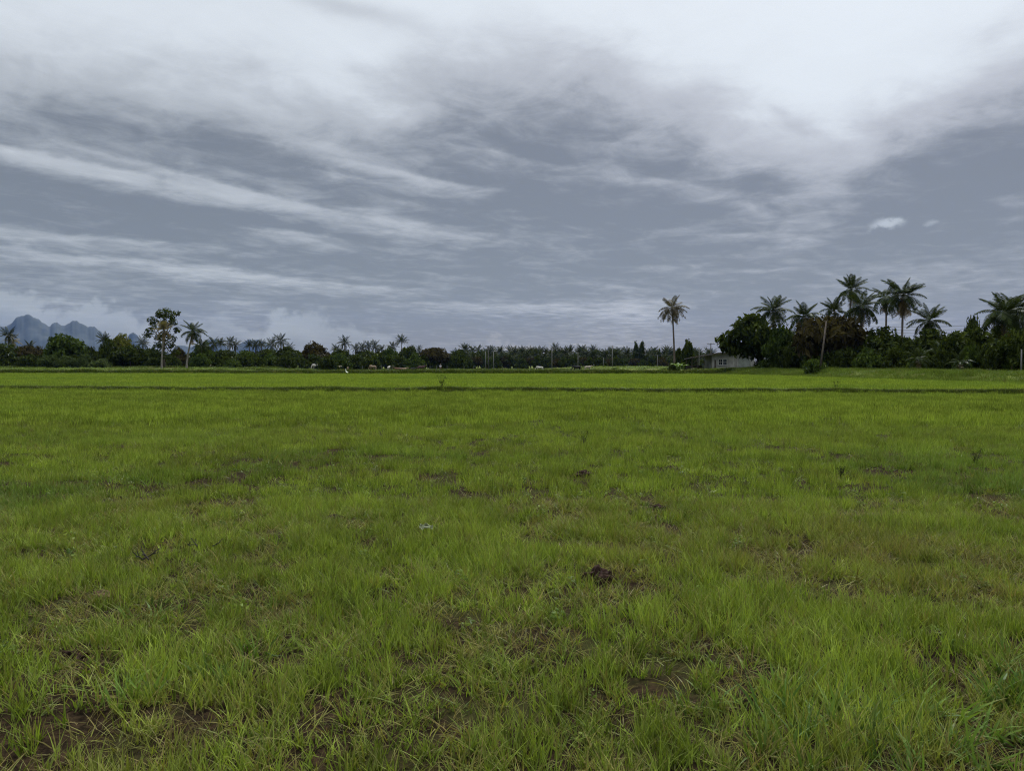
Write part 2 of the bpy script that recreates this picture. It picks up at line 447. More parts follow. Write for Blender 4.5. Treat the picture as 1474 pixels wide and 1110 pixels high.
# ------------------------------------------------------------------ terrain
def bund1_y(x): return 43.8 - 0.135 * x + 0.5 * np.sin(x * 0.11) + 0.25 * np.sin(x * 0.37 + 1)
def bund2_y(x): return 128.0 - 0.10 * x + 1.2 * np.sin(x * 0.05)
def bank_x(y):  return 42.0 - 0.146 * (np.asarray(y, float) - 65.0) + 0.8 * np.sin(np.asarray(y, float) * 0.13)
FAR_BUNDS = ((158, -0.06, 0.30), (186, 0.03, 0.28), (222, -0.02, 0.30))
def height(x, y):
    x = np.asarray(x, float); y = np.asarray(y, float)
    r = np.hypot(x, y)
    near = np.exp(-(r / 26.0) ** 2)
    h = (fbm(x * 1.6, y * 1.6, 3, 3) - 0.5) * 0.09 * near + (fbm(x * 0.22, y * 0.22, 5, 3) - 0.5) * 0.10
    wob = 0.6 + 0.8 * fbm(x * 0.25, y * 0.25, 21, 3)
    h = h + 0.20 * wob * np.exp(-((y - bund1_y(x)) / 0.55) ** 2)
    h = h + 0.34 * wob * np.exp(-((y - bund2_y(x)) / 1.0) ** 2)
    for y0, sl, hh in FAR_BUNDS:
        h = h + hh * wob * np.exp(-((y - y0 - sl * x - 1.5 * np.sin(x * 0.04)) / 1.1) ** 2)
    # raised land to the right with the trees and the house
    right = sstep(x - bank_x(y), -0.5, 2.8) * sstep(y, 20, 40)
    lump = 0.65 + 0.5 * fbm(x * 0.35, y * 0.35, 31, 3)
    far_r = sstep(y, 130, 148)
    h = h + right * (0.80 * (lump * (1 - far_r) + 0.95 * far_r)) * (1 - sstep(y, 230, 320))
    # low bank along the left tree line
    left = sstep(-x, 46, 58) * sstep(y, 142, 147) * (1 - sstep(y, 300, 380))
    h = h + left * 0.72 * (0.8 + 0.4 * fbm(x * 0.2, y * 0.2, 41, 2))
    return h

def hz(x, y): return float(height(np.array([x]), np.array([y]))[0])

def axis(fine_lo, fine_hi, step, far, lo_far=None):
    a = list(np.arange(fine_lo, fine_hi + 1e-6, step))
    s = step
    while a[-1] < far: s *= 1.22; a.append(a[-1] + s)
    s = step
    lo_far = -far if lo_far is None else lo_far
    while a[0] > lo_far: s *= 1.22; a.insert(0, a[0] - s)
    return np.array(a)
xs = axis(-78, 78, 0.8, 6000)
y1 = np.concatenate([np.arange(0, 32, 0.5), np.arange(32, 58, 0.22), np.arange(58, 110, 0.9), np.arange(110, 240, 0.55)])
tail = axis(0, 1, 1.0, 4500)
y_far = [240.0]; s_ = 1.0
while y_far[-1] < 6000: s_ *= 1.2; y_far.append(y_far[-1] + s_)
y_back = [-0.5]; s_ = 0.6
while y_back[-1] > -4600: s_ *= 1.3; y_back.append(y_back[-1] - s_)
ys = np.concatenate([np.array(y_back[::-1]), y1, np.array(y_far)])
GX, GY = np.meshgrid(xs, ys)
GZ = height(GX, GY)
nx, ny = len(xs), len(ys)
gv = np.stack([GX.ravel(), GY.ravel(), GZ.ravel()], 1)
ii = np.arange((ny - 1) * (nx - 1)); rr = ii // (nx - 1); cc = ii % (nx - 1)
gf = np.stack([rr * nx + cc, rr * nx + cc + 1, (rr + 1) * nx + cc + 1, (rr + 1) * nx + cc], 1)
# cover: 0 = bare paddy soil, 1 = short green growth, 2nd channel = rough weeds
fx, fy = GX.ravel(), GY.ravel()
cover = sstep(fy, bund1_y(fx) - 6, bund1_y(fx) + 2)
rough = np.clip(sstep(fy - bund2_y(fx), -2, 3) + sstep(fx - bank_x(fy), -1, 2) * sstep(fy, 20, 40), 0, 1)
bund_dark = np.exp(-((fy - bund1_y(fx)) / 0.7) ** 2) + 0.8 * np.exp(-((fy - bund2_y(fx)) / 0.9) ** 2)  # darker ground tone along the two nearest bunds
colr = np.stack([cover, rough, np.clip(bund_dark * sstep(fbm(fx * 0.35, fy * 0.1, 77, 3), 0.3, 0.65) * 0.85, 0, 1)], 1)

m, n, out = new_mat('ground')
geo = n.node('ShaderNodeNewGeometry'); P_ = geo.outputs['Position']
at_ = n.node('ShaderNodeAttribute', attribute_name='tone')
sp = n.node('ShaderNodeSeparateColor'); n.l.new(at_.outputs['Color'], sp.inputs[0])
n1 = n.noise(P_, 1.3, 6, 0.6); n2 = n.noise(P_, 22.0, 5, 0.65); n3 = n.noise(P_, 0.09, 4, 0.55); n4 = n.noise(P_, 0.5, 5, 0.6)
soil = n.mix(n.smooth(n2, 0.35, 0.68), (0.007, 0.005, 0.0032), (0.030, 0.020, 0.011))
soil = n.mix(n.smooth(n1, 0.45, 0.7), soil, (0.022, 0.023, 0.008))
field = n.mix(n.smooth(n4, 0.3, 0.7), (0.118, 0.162, 0.020), (0.156, 0.200, 0.030))
field = n.mix(n.smooth(n3, 0.42, 0.7), field, (0.180, 0.200, 0.034))
weeds = n.mix(n.smooth(n4, 0.35, 0.65), (0.045, 0.062, 0.014), (0.105, 0.125, 0.030))
weeds = n.mix(n.smooth(n3, 0.5, 0.75), weeds, (0.135, 0.130, 0.050))
c_ = n.mix(n.add(sp.outputs[0], n.mul(n.sub(n1, 0.5), 0.3)), soil, field)
c_ = n.mix(sp.outputs[1], c_, weeds)
c_ = n.mix(sp.outputs[2], c_, n.mix(n.smooth(n2, 0.35, 0.65), (0.022, 0.022, 0.008), (0.040, 0.048, 0.014)))
b = n.node('ShaderNodeBsdfPrincipled'); n.l.new(c_, b.inputs['Base Color'])
b.inputs['Roughness'].default_value = 0.95; b.inputs['Specular IOR Level'].default_value = 0.02
bp = n.node('ShaderNodeBump'); bp.inputs['Strength'].default_value = 0.7; bp.inputs['Distance'].default_value = 0.03
n.l.new(n2, bp.inputs['Height']); n.l.new(bp.outputs[0], b.inputs['Normal'])
n.l.new(b.outputs[0], out.inputs[0])
M['ground'] = m
ground = mesh_obj('ground', gv, gf, M['ground'], smooth=True, colors=colr)
tag(ground, 'flat paddy land of brown soil and green growth with low earth dikes', 'ground', kind='structure')

# ------------------------------------------------------------------ mountains (limestone range about 4 km off)
m, n, out = new_mat('mountain_rock')
geo = n.node('ShaderNodeNewGeometry')
nz = n.noise(geo.outputs['Position'], 0.02, 6, 0.6)
nrm = n.node('ShaderNodeSeparateXYZ'); n.l.new(geo.outputs['Normal'], nrm.inputs[0])
c_ = n.mix(n.smooth(nz, 0.4, 0.65), (0.010, 0.017, 0.014), (0.020, 0.028, 0.026))
c_ = n.mix(n.smooth(nrm.outputs[2], 0.15, 0.4), (0.034, 0.037, 0.040), c_)
b = n.node('ShaderNodeBsdfPrincipled'); n.l.new(c_, b.inputs['Base Color']); b.inputs['Roughness'].default_value = 0.95
n.l.new(b.outputs[0], out.inputs[0]); M['rock'] = m

MD = 5000.0
def ridge(name, sil, dist, depth, label, seed):
    """range whose crest follows real heights along its length; slopes run down both ways"""
    px0, px1 = sil[0][0], sil[-1][0]
    nxm = int((px1 - px0) / 1.6) + 2; nym = 27
    pxs = np.linspace(px0, px1, nxm)
    tops = np.interp(pxs, [p[0] for p in sil], [p[1] for p in sil])
    X0 = (pxs - 737) / F * dist
    H = np.maximum((525.0 - tops) * dist / F, 0) + (fbm(X0 * 0.03, X0 * 0, seed, 5) - 0.5) * 28
    v = []; f = []
    for j in range(nym):
        q = (j / (nym - 1) - 0.5) * 2
        yy = dist + q * depth
        prof_ = np.clip(1 - np.abs(q) ** 1.3, 0, 1)
        rough_ = 0.72 + 0.56 * fbm(X0 * 0.006 + 3, np.full_like(X0, yy * 0.008), seed + 5, 4)
        rough_ = rough_ * (1 - prof_ ** 6) + prof_ ** 6
        hh = H * np.minimum(prof_ * rough_, 1.0)
        for i in range(nxm): v.append((X0[i] * yy / dist, yy, hh[i] - 2.0))
    for j in range(nym - 1):
        for i in range(nxm - 1):
            a = j * nxm + i; f.append((a, a + 1, a + nxm + 1, a + nxm))
    o = mesh_obj(name, v, f, M['rock'], smooth=True)
    return tag(o, label, 'mountain', kind='structure')

ridge('mountains', [(-160, 525), (-110, 500), (-60, 478), (-30, 466), (-8, 465), (6, 469), (18, 466), (24, 458), (31, 454), (38, 452.6), (46, 453), (53, 457), (60, 463), (67, 466),
                    (73, 469), (77, 465), (84, 463.5), (89, 467), (94, 467), (100, 463), (106, 459.8), (113, 462), (119, 467), (127, 471), (131, 468.5), (137, 468.5),
                    (142, 473), (149, 479), (156, 485), (166, 492), (180, 505), (196, 525)],
      MD, 420, 'blue-grey limestone mountain range with rounded peaks behind the left tree line', 3)
ridge('mountains', [(172, 525), (180, 500), (186, 482), (192, 478.5), (199, 483), (206, 492), (220, 506), (240, 520), (250, 525)], MD * 1.02, 160,
      'small pointed blue hill at the end of the mountain range', 9)
ridge('mountains', [(236, 525), (250, 500), (262, 495), (275, 499), (292, 494), (303, 489), (312, 488), (322, 493), (334, 504), (342, 498), (350, 491), (360, 489), (372, 488.5), (382, 491),
                    (392, 499), (410, 512), (430, 525)], MD * 1.12, 200, 'pale blue rounded hill far behind the small palms', 14)

# ------------------------------------------------------------------ air: one closed box of thin haze round everything
HT = 400.0
hv = [(x, y, z) for z in (-4.0, HT) for x, y in ((-6600, -6600), (6600, -6600), (6600, 6600), (-6600, 6600))]
m, n, out = new_mat('haze')
pv = n.node('ShaderNodeVolumePrincipled')
pv.inputs['Color'].default_value = (0.20, 0.38, 0.98, 1)
pv.inputs['Density'].default_value = 2.5e-5
pv.inputs['Anisotropy'].default_value = 0.0
n.l.new(pv.outputs[0], out.inputs['Volume'])
hb = mesh_obj('haze', hv, [(0, 3, 2, 1), (4, 5, 6, 7), (0, 1, 5, 4), (1, 2, 6, 5), (2, 3, 7, 6), (3, 0, 4, 7)], m)
tag(hb, 'thin bluish haze filling the air over the plain', 'haze', kind='stuff')
# ------------------------------------------------------------------ foliage builders
def crown_mesh(name, lobes, n, size, seed, mat, shell=0.55, flat=0.35, gap=0.0):
    """leaf sprays spread through the outer volume of uneven lobes. lobes: (x, y, z, rx, ry, rz)"""
    g = np.random.default_rng(seed)
    L = np.array(lobes, float)
    wgt = (L[:, 3] * L[:, 4] * L[:, 5]) ** (2 / 3); wgt /= wgt.sum()
    k = g.choice(len(L), n, p=wgt)
    d = g.normal(size=(n, 3)); d /= np.linalg.norm(d, axis=1)[:, None]
    rad = 1 - shell * g.random(n) ** 1.5
    # clumps: pull leaves towards cluster directions so the surface is lumpy with gaps
    cl = g.normal(size=(len(L), 26, 3)); cl /= np.linalg.norm(cl, axis=2)[:, :, None]
    pick = cl[k, g.integers(0, 26, n)]
    d = d * 0.42 + pick * (0.9); d /= np.linalg.norm(d, axis=1)[:, None]
    bump = 0.86 + 0.30 * g.random((len(L), 26))
    p = L[k, :3] + d * L[k, 3:6] * (rad * (0.9 + 0.2 * g.random(n)))[:, None]
    nrm = d * 0.7 + g.normal(size=(n, 3)) * 0.6 + np.array([0, 0, flat]); nrm /= np.linalg.norm(nrm, axis=1)[:, None]
    u = np.cross(nrm, g.normal(size=(n, 3))); u /= np.linalg.norm(u, axis=1)[:, None]
    v = np.cross(nrm, u)
    s = size * (0.55 + 0.9 * g.random(n))[:, None]
    bend = nrm * s * 0.25
    A = p - u * s; B = p + v * s * 0.42 + bend; C = p + u * s; D = p - v * s * 0.42 + bend
    verts = np.stack([A, B, C, D], 1).reshape(-1, 3)
    b = np.arange(n)[:, None] * 4
    faces = np.concatenate([b + np.array([0, 1, 2]), b + np.array([0, 2, 3])], 0)
    me = bpy.data.meshes.new(name)
    me.from_pydata(verts.tolist(), [], faces.tolist())
    me.materials.append(mat)
    tone = np.repeat(np.clip(0.5 + 0.28 * g.normal(size=n), 0, 1), 4)
    arr = np.ones((len(verts), 4), np.float32); arr[:, 0] = tone; arr[:, 1] = tone; arr[:, 2] = 0
    me.color_attributes.new('tone', 'FLOAT_COLOR', 'POINT').data.foreach_set('color', arr.ravel())
    me.update()
    return me

def round_lobes(seed, w=1.0, h=1.0, n=9, base=0.30, spread=0.62):
    """lobes of a rounded crown in a unit box: width 2w, height h"""
    g = random.Random(seed); out = []
    for i in range(n):
        a = 2 * math.pi * i / n * 1.618 * 1.5 + g.uniform(-.4, .4)
        q = math.sqrt((i + 0.4) / n)
        z = base + (1 - base) * (0.30 + 0.42 * (1 - q) + g.uniform(-0.10, 0.12))
        r = g.uniform(0.30, 0.44) * (1.1 - 0.25 * q)
        out.append((w * spread * q * math.cos(a), w * spread * q * math.sin(a), h * z, w * r, w * r, h * r * 0.62))
    out.append((0, 0, h * (base + 0.36), w * 0.5, w * 0.5, h * 0.30))
    return out

def trunk_mesh(name, h, r, lobes=None, lean=(0, 0), seed=0, mat=None, n=7):
    g = random.Random(seed); mb = MB()
    pts = []; rad = []
    for i in range(7):
        q = i / 6
        pts.append((lean[0] * q ** 1.4 + g.uniform(-1, 1) * r * 0.3 * (0 < i), lean[1] * q ** 1.4 + g.uniform(-1, 1) * r * 0.3 * (0 < i), h * q))
        rad.append(r * (1.35 - 0.75 * q if i == 0 else 1.0 - 0.5 * q))
    mb.tube(pts, rad, n)
    if lobes:
        for L in lobes:
            z0 = h * g.uniform(0.45, 0.9)
            q = z0 / h
            s_ = Vector((lean[0] * q ** 1.4, lean[1] * q ** 1.4, z0)); e_ = Vector(L[:3])
            mid = s_.lerp(e_, 0.55) + Vector((g.uniform(-.2, .2), g.uniform(-.2, .2), -0.06 * h))
            mb.tube([s_, mid, e_], [r * 0.5, r * 0.32, r * 0.12], 5)
    me = bpy.data.meshes.new(name); me.from_pydata(mb.v, [], mb.f)
    bm = bmesh.new(); bm.from_mesh(me); bmesh.ops.recalc_face_normals(bm, faces=bm.faces); bm.to_mesh(me); bm.free()
    me.polygons.foreach_set('use_smooth', [True] * len(me.polygons))
    me.materials.append(mat or M['bark']); me.update()
    return me

def frond_mesh(name, length, droop, pairs, lw, ll, mat, seed=0, hang=0.7, ragged=0.0):
    """a feather leaf along +X that droops; leaflets in a V along the midrib"""
    g = random.Random(seed); v = []; f = []; tone = []
    nseg = 8
    pts = []
    for i in range(nseg + 1):
        q = i / nseg
        ang = -droop * q ** 1.25 * 0.9
        if i == 0: p = Vector((0, 0, 0))
        else: p = p + Vector((math.cos(ang), 0, math.sin(ang))) * (length / nseg)
        pts.append(p.copy())
    def pos(q):
        x = q * nseg; i = min(int(x), nseg - 1); return pts[i].lerp(pts[i + 1], x - i), (pts[i + 1] - pts[i]).normalized()
    r0 = 0.045 * length / 3.5
    for i, p in enumerate(pts):              # midrib, three-sided
        r = r0 * (1 - 0.85 * i / nseg)
        for k in range(3):
            a = 2 * math.pi * k / 3 + math.pi / 2
            v.append(p + Vector((0, r * math.cos(a), r * math.sin(a)))); tone.append(0.75)
    for i in range(nseg):
        for k in range(3):
            a = i * 3 + k; b_ = i * 3 + (k + 1) % 3; f.append((a, b_, b_ + 3, a + 3))
    for j in range(pairs):
        q = 0.16 + 0.84 * j / (pairs - 1)
        p, t_ = pos(min(q, 0.999))
        l = ll * (math.sin(math.pi * (0.16 + 0.80 * q)) ** 0.6) * g.uniform(0.85, 1.12)
        for sgn in (-1, 1):
            if g.random() < ragged: continue
            side = Vector((0, sgn, 0)); up = t_.cross(side) * sgn
            up = Vector((0, 0, 1)) - t_ * t_.z
            d = (t_ * g.uniform(0.45, 0.75) + side * 1.0 - up.normalized() * hang * g.uniform(0.5, 1.2)).normalized()
            d2 = (d - Vector((0, 0, 1)) * (0.35 + 0.35 * hang)).normalized()
            w_ = t_ * lw * 0.5; m_ = p + d * l * 0.5; e_ = m_ + d2 * l * 0.5
            b_ = len(v); tn = g.uniform(0.15, 0.85)
            v += [p - w_ * 0.6, p + w_ * 0.6, m_ + w_, m_ - w_, e_]; tone += [tn] * 5
            f += [(b_, b_ + 1, b_ + 2, b_ + 3), (b_ + 3, b_ + 2, b_ + 4)]
    me = bpy.data.meshes.new(name); me.from_pydata([tuple(x) for x in v], [], f); me.materials.append(mat)
    arr = np.ones((len(v), 4), np.float32); arr[:, 0] = tone; arr[:, 2] = 0
    me.color_attributes.new('tone', 'FLOAT_COLOR', 'POINT').data.foreach_set('color', arr.ravel())
    me.update()
    return me

def ring_trunk(name, top, r, mat, seed=0, bulge=1.6, curve=0.0):
    """palm stem: swollen foot, ringed, gently curved to 'top' (relative)"""
    mb = MB(); g = random.Random(seed); pts = []; rad = []; N = 14
    for i in range(N + 1):
        q = i / N
        x = top[0] * (q ** 1.6 if curve == 0 else q + curve * math.sin(math.pi * q)); y = top[1] * q ** 1.6
        pts.append((x, y, top[2] * q))
        rad.append(r * (1.0 - 0.35 * q + (bulge - 1) * math.exp(-q * 14)) * (1.0 + 0.10 * (i % 2)))
    mb.tube(pts, rad, 9)
    me = bpy.data.meshes.new(name); me.from_pydata(mb.v, [], mb.f)
    bm = bmesh.new(); bm.from_mesh(me); bmesh.ops.recalc_face_normals(bm, faces=bm.faces); bm.to_mesh(me); bm.free()
    me.polygons.foreach_set('use_smooth', [True] * len(me.polygons)); me.materials.append(mat); me.update()
    return me

# frond variants: upright young ones, arching ones, drooping old ones
FR = {}
for key, mt in (('green', M['frond']), ('dry', M['frond_dry']), ('lone', M['frond_lone']), ('yellow', M['frond_yellow'])):
    FR[key] = [frond_mesh('frond', 1.0, dr, 34, 0.025, 0.27, mt, i + 1, hg, rg)
               for i, (dr, hg, rg) in enumerate(((0.75, 0.35, 0.0), (1.35, 0.55, 0.05), (1.8, 0.85, 0.10), (1.3, 0.7, 0.2)))]

def nut_mesh(name, mat):
    bm = bmesh.new(); g = random.Random(4)
    for i in range(7):
        a = i * 2.4; r = 0.26
        bmesh.ops.create_icosphere(bm, subdivisions=1, radius=0.14, matrix=Matrix.Translation((r * math.cos(a), r * math.sin(a), -0.25 - 0.13 * (i % 3))))
    me = bpy.data.meshes.new(name); bm.to_mesh(me); bm.free(); me.materials.append(mat); return me
M['nut'] = solid('nut', (0.10, 0.085, 0.035), 0.6, 4.0, 0.3)
NUTS = nut_mesh('coconut_bunch', M['nut'])

def coconut_palm(px, cy_, base, d, rad, label, n=26, kind='green', seed=0, lean=0.0, bark='palm_bark', group=None, droop=0.0, skirt=3, r=0.17, up=0.0, spread=1.0):
    """px, cy_: photograph pixel of the crown's heart; d: forward distance; rad: frond length in metres"""
    g = random.Random(seed * 31 + 5)
    c = at(px, cy_, d)
    bx = c.x - lean * d / F
    gz = hz(bx, d)
    root = empty('coconut_palm', (bx, d, gz - 0.15))
    tag(root, label, 'palm tree', group)
    top = (c.x - bx, 0.0, c.z - gz + 0.15)
    inst('trunk', ring_trunk('trunk', top, r, M[bark], seed), root)
    n = int(n * 1.3)
    for i in range(n):
        q = (i + 0.5) / n
        el = R(82 - 108 * q ** 0.85 * spread) + g.uniform(-0.30, 0.26) - droop * q + up
        az = i * 2.39996 + g.uniform(-0.4, 0.4)
        k = 0 if el > R(45) else (1 if el > R(10) else (2 if el > R(-12) else 3))
        if kind == 'yellow': k = 0 if i % 4 else 3; el = max(el, R(22)) if i % 4 else R(-20)
        L = rad * 1.02 * g.uniform(0.86, 1.1) * (0.80 + 0.2 * min(1, q * 3))
        o = inst('frond', FR[kind][k], root, top, (g.uniform(-0.25, 0.25), -el, az), (L, L, L))
        o.rotation_mode = 'XYZ'
        o['_q'] = q; del o['_q']
    for i in range(skirt):
        az = i * 2.1 + g.uniform(-.3, .3); L = rad * g.uniform(0.75, 1.0)
        o = inst('frond', FR['dry'][3], root, (top[0], top[1], top[2] - 0.2), (g.uniform(-.3, .3), R(g.uniform(52, 82)), az), L)
        o['label'] = 'withered brown frond hanging against the stem'
    if kind in ('green', 'lone') and d < 200:
        inst('coconut_bunch', NUTS, root, (top[0], top[1], top[2] - 0.05))
    return root

# joined crowns for palms whose leaves are too small to tell apart
def small_palm_crown(name, mat, seed, n=20, pairs=10, spread=1.0):
    g = random.Random(seed); V = []; Fc = []; T = []
    base = [frond_mesh('tmp', 1.0, dr, pairs, 0.07, 0.24, mat, s_, hg) for s_, dr, hg in ((1, .6, .3), (2, 1.1, .5), (3, 1.6, .8))]
    for i in range(n):
        q = (i + .5) / n; el = R(80 - 115 * q * spread) + g.uniform(-.15, .15); az = i * 2.39996 + g.uniform(-.3, .3)
        b_ = base[0 if el > R(40) else 1 if el > 0 else 2]
        L = g.uniform(.85, 1.1)
        mt = Euler((g.uniform(-.3, .3), -el, az)).to_matrix() * L
        o_ = len(V)
        V += [tuple(mt @ x.co) for x in b_.vertices]
        Fc += [tuple(o_ + k for k in p.vertices) for p in b_.polygons]
        T += [c_.color[0] for c_ in b_.color_attributes['tone'].data]
    for b_ in base: bpy.data.meshes.remove(b_)
    me = bpy.data.meshes.new(name); me.from_pydata(V, [], Fc); me.materials.append(mat)
    arr = np.ones((len(V), 4), np.float32); arr[:, 0] = T; arr[:, 2] = 0
    me.color_attributes.new('tone', 'FLOAT_COLOR', 'POINT').data.foreach_set('color', arr.ravel()); me.update()
    return me
SPC = [small_palm_crown('crown', M['frond_far'], s_) for s_ in (1, 2, 3)]
SPC_UP = [small_palm_crown('crown', M['frond_far'], s_, 22, 10, 0.72) for s_ in (5, 6, 7)]
SPC_DRY = [small_palm_crown('crown', M['frond_yellow'], 8, 16)]
STEM = ring_trunk('trunk', (0, 0, 1), 0.02, M['bark'], 2)

def small_palm(px, cy_, d, rad, label, group=None, kind=None, seed=0, lean=0.0, stem_r=0.16):
    c = at(px, cy_, d); bx = c.x - lean * d / F; gz = hz(bx, d)
    root = empty('palm_tree', (bx, d, gz - 0.1)); tag(root, label, 'palm tree', group)
    hgt = c.z - gz + 0.1
    t_ = inst('trunk', ring_trunk('trunk', (c.x - bx, 0, hgt), stem_r, M['palm_bark'], seed), root) if lean else \
        inst('trunk', STEM, root, sc=(stem_r / 0.02, stem_r / 0.02, hgt))
    lst = {'dry': SPC_DRY, 'up': SPC_UP}.get(kind, SPC)
    inst('crown', lst[seed % len(lst)], root, (c.x - bx, 0, hgt), (0, 0, seed * 1.7), rad)
    return root

# crowns shared by many broadleaf trees: unit width (radius 1), unit height
CR = {}
def crown_set(key, mat, n_leaf, size, seeds, **kw):
    CR[key] = []
    for s_ in seeds:
        lb = round_lobes(s_, 1.0, 1.0, **kw)
        cm = crown_mesh('crown', lb, n_leaf, size, s_, mat)
        co = np.empty(len(cm.vertices) * 3, np.float32); cm.vertices.foreach_get('co', co); co = co.reshape(-1, 3)
        co[:, 2] *= 1.0 / np.percentile(co[:, 2], 99.3); co[:, :2] *= 1.0 / np.percentile(np.hypot(co[:, 0], co[:, 1]), 97.5)
        cm.vertices.foreach_set('co', co.ravel()); cm.update()
        CR[key].append((cm, trunk_mesh('trunk', 0.62, 0.045, lb[:6], (0, 0), s_)))
crown_set('dark', M['leaf_dark'], 2600, 0.075, (1, 2, 3, 4), base=0.12)
crown_set('green', M['leaf_green'], 2600, 0.075, (11, 12), base=0.12)
crown_set('brown', M['leaf_brown'], 2600, 0.075, (21, 22), base=0.10)
crown_set('yellow', M['leaf_yellow'], 1800, 0.075, (31,), base=0.35)
crown_set('pale', M['leaf_pale'], 1800, 0.08, (41, 42), base=0.0, spread=0.75)
crown_set('shrub', M['leaf_dark'], 1500, 0.10, (51, 52, 53), base=-0.12, spread=0.8)
crown_set('shrub_green', M['leaf_green'], 1500, 0.10, (61, 62), base=-0.12, spread=0.8)
crown_set('column', M['leaf_dark'], 1400, 0.13, (71, 72), base=0.05, spread=0.5)

def tree(px0, px1, top, d, kind, label, group=None, seed=0, name='tree', depth=None, cat=None):
    """broadleaf tree filling photograph columns px0..px1 up to row top at distance d"""
    cx = (px0 + px1) / 2; c = at(cx, top, d); wd = (px1 - px0) / 2 * d / F
    gz = hz(c.x, d); h = (c.z - gz + 0.1)
    root = empty(name, (c.x, d, gz - 0.1)); tag(root, label, cat or ('shrub' if name == 'shrub' else 'tree'), group)
    cm, tm = CR[kind][seed % len(CR[kind])]
    dp = depth or min(wd, 6.0)
    rz = (seed * 2.1) % 6.28
    wx = wd * 0.98
    inst('trunk', tm, root, rot=(0, 0, rz), sc=(max(wx * .8, 1.2), max(wx * .8, 1.2), h))
    inst('crown', cm, root, rot=(0, 0, rz), sc=(wx, wx if dp > wx * 0.6 else dp, h * 0.97))
    return root

# ================================================================== RIGHT GROVE
coconut_palm(1113, 447, 530, 122, 3.3, 'coconut palm rising behind the rounded tree over the shed roof', 24, seed=1, up=0.12)
coconut_palm(1157, 456, 530, 116, 3.2, 'coconut palm in the gap between the two broad trees right of the shed', 22, seed=2)
coconut_palm(1201, 448, 530, 125, 2.9, 'shorter dark palm tucked beside the tallest pair of palms', 18, seed=3, up=0.25)
coconut_palm(1225, 417, 530, 124, 3.0, 'tall dark palm with one long frond reaching out to the left', 20, seed=4, lean=2, up=0.22)
coconut_palm(1240, 442, 530, 112, 3.4, 'bushy palm just behind the reddish broad tree, under a taller palm', 26, seed=5)
coconut_palm(1276, 428, 530, 118, 3.0, 'thin ragged palm with hanging grey fronds left of the brown-skirted palm', 18, seed=6, droop=0.35, skirt=5)
coconut_palm(1300, 426, 530, 108, 3.4, 'tall palm with a thick brown skirt of dead fronds', 24, seed=7, skirt=10, lean=1, up=0.10)
coconut_palm(1338, 462, 530, 110, 3.1, 'low star-shaped palm standing against the open sky', 22, seed=8, up=0.05)
coconut_palm(1446, 452, 532, 84, 3.3, 'very bushy dark palm leaning over the dense right-hand thicket', 30, seed=9, droop=0.1)
coconut_palm(1462, 446, 532, 92, 3.1, 'second bushy palm half merged with the palm over the thicket', 24, seed=10)
coconut_palm(1503, 425, 532, 88, 3.2, 'palm mostly outside the picture with frond tips showing at its edge', 22, seed=11)
coconut_palm(1322, 517, 532, 92, 1.9, 'young palm with pale arching leaves at the foot of the grove', 16, seed=12, up=0.25, r=0.10)
coconut_palm(1382, 522, 532, 84, 1.6, 'small stemless palm before the darkest thicket', 12, seed=13, up=0.3, r=0.08)
coconut_palm(1352, 508, 532, 96, 2.0, 'young dark palm between the pale young palm and the thicket', 14, seed=14, up=0.2, r=0.1)

tree(1041, 1142, 452, 128, 'dark', 'large rounded dark tree overhanging the shed', seed=1)
tree(1098, 1150, 470, 121, 'green', 'tree with glossy gaps in its leaves right of the shed', seed=2)
tree(1146, 1252, 455, 112, 'brown', 'broad tree with reddish-brown foliage behind the leaning pole', seed=1)
tree(1084, 1104, 512, 128, 'shrub', 'dark shrub at the right end of the shed wall', seed=2, name='shrub')
tree(1120, 1180, 494, 118, 'dark', 'dark low tree between the shed and the reddish broad tree', seed=3)
tree(1232, 1320, 472, 108, 'dark', 'dense dark tree under the tall palms', seed=4)
tree(1296, 1372, 474, 104, 'dark', 'dark spreading tree below the star-shaped palm', seed=5)
tree(1352, 1436, 474, 94, 'dark', 'blackish tree in the thicket under the overhead wires', seed=6)
tree(1384, 1412, 456, 98, 'dark', 'slim tree top poking above the thicket beneath the wires', seed=7, name='tree')
tree(1410, 1500, 468, 90, 'dark', 'blackish tree filling the right edge behind the white post', seed=8)
tree(1428, 1486, 474, 79, 'dark', 'blackish tree hiding the stem of the very bushy palm', seed=12)
tree(1470, 1560, 462, 90, 'dark', 'dark tree cut off by the right edge of the view', seed=9)
shr = ['dark shrub at the foot of the right-hand grove']
for i, (a, b_, t_, d) in enumerate(((1086, 1130, 512, 122), (1118, 1160, 506, 118), (1150, 1200, 500, 112), (1190, 1240, 500, 108), (1230, 1275, 502, 103), (1266, 1312, 500, 99),
                                   (1304, 1345, 503, 95), (1336, 1380, 500, 92), (1372, 1420, 498, 88), (1410, 1455, 496, 84), (1446, 1495, 494, 82), (1485, 1540, 490, 82),
                                   (1140, 1200, 488, 124), (1210, 1270, 486, 120), (1270, 1330, 488, 114), (1330, 1390, 488, 106), (1390, 1450, 486, 100))):
    tree(a, b_, t_, d, 'shrub' if i % 2 else 'shrub_green', shr[0], 'dark shrubs at the foot of the right-hand grove', seed=i, name='shrub')
tree(1155, 1196, 517, 101, 'shrub_green', 'rounded green bush on the bank below the leaning pole', seed=1, name='shrub')

# lone palm beside the shed
coconut_palm(967.5, 444, 530, 150, 3.5, 'tall lone coconut palm with thin reddish fronds on a bare slender stem', 18, kind='lone', seed=21, lean=-4, bark='bark', droop=0.15, up=0.0, r=0.19)
tree(982, 1000, 490, 165, 'column', 'upright dark tree right of the lone palm', seed=1)
tree(971, 981, 501, 172, 'column', 'narrow small tree at the foot of the lone palm', seed=2)

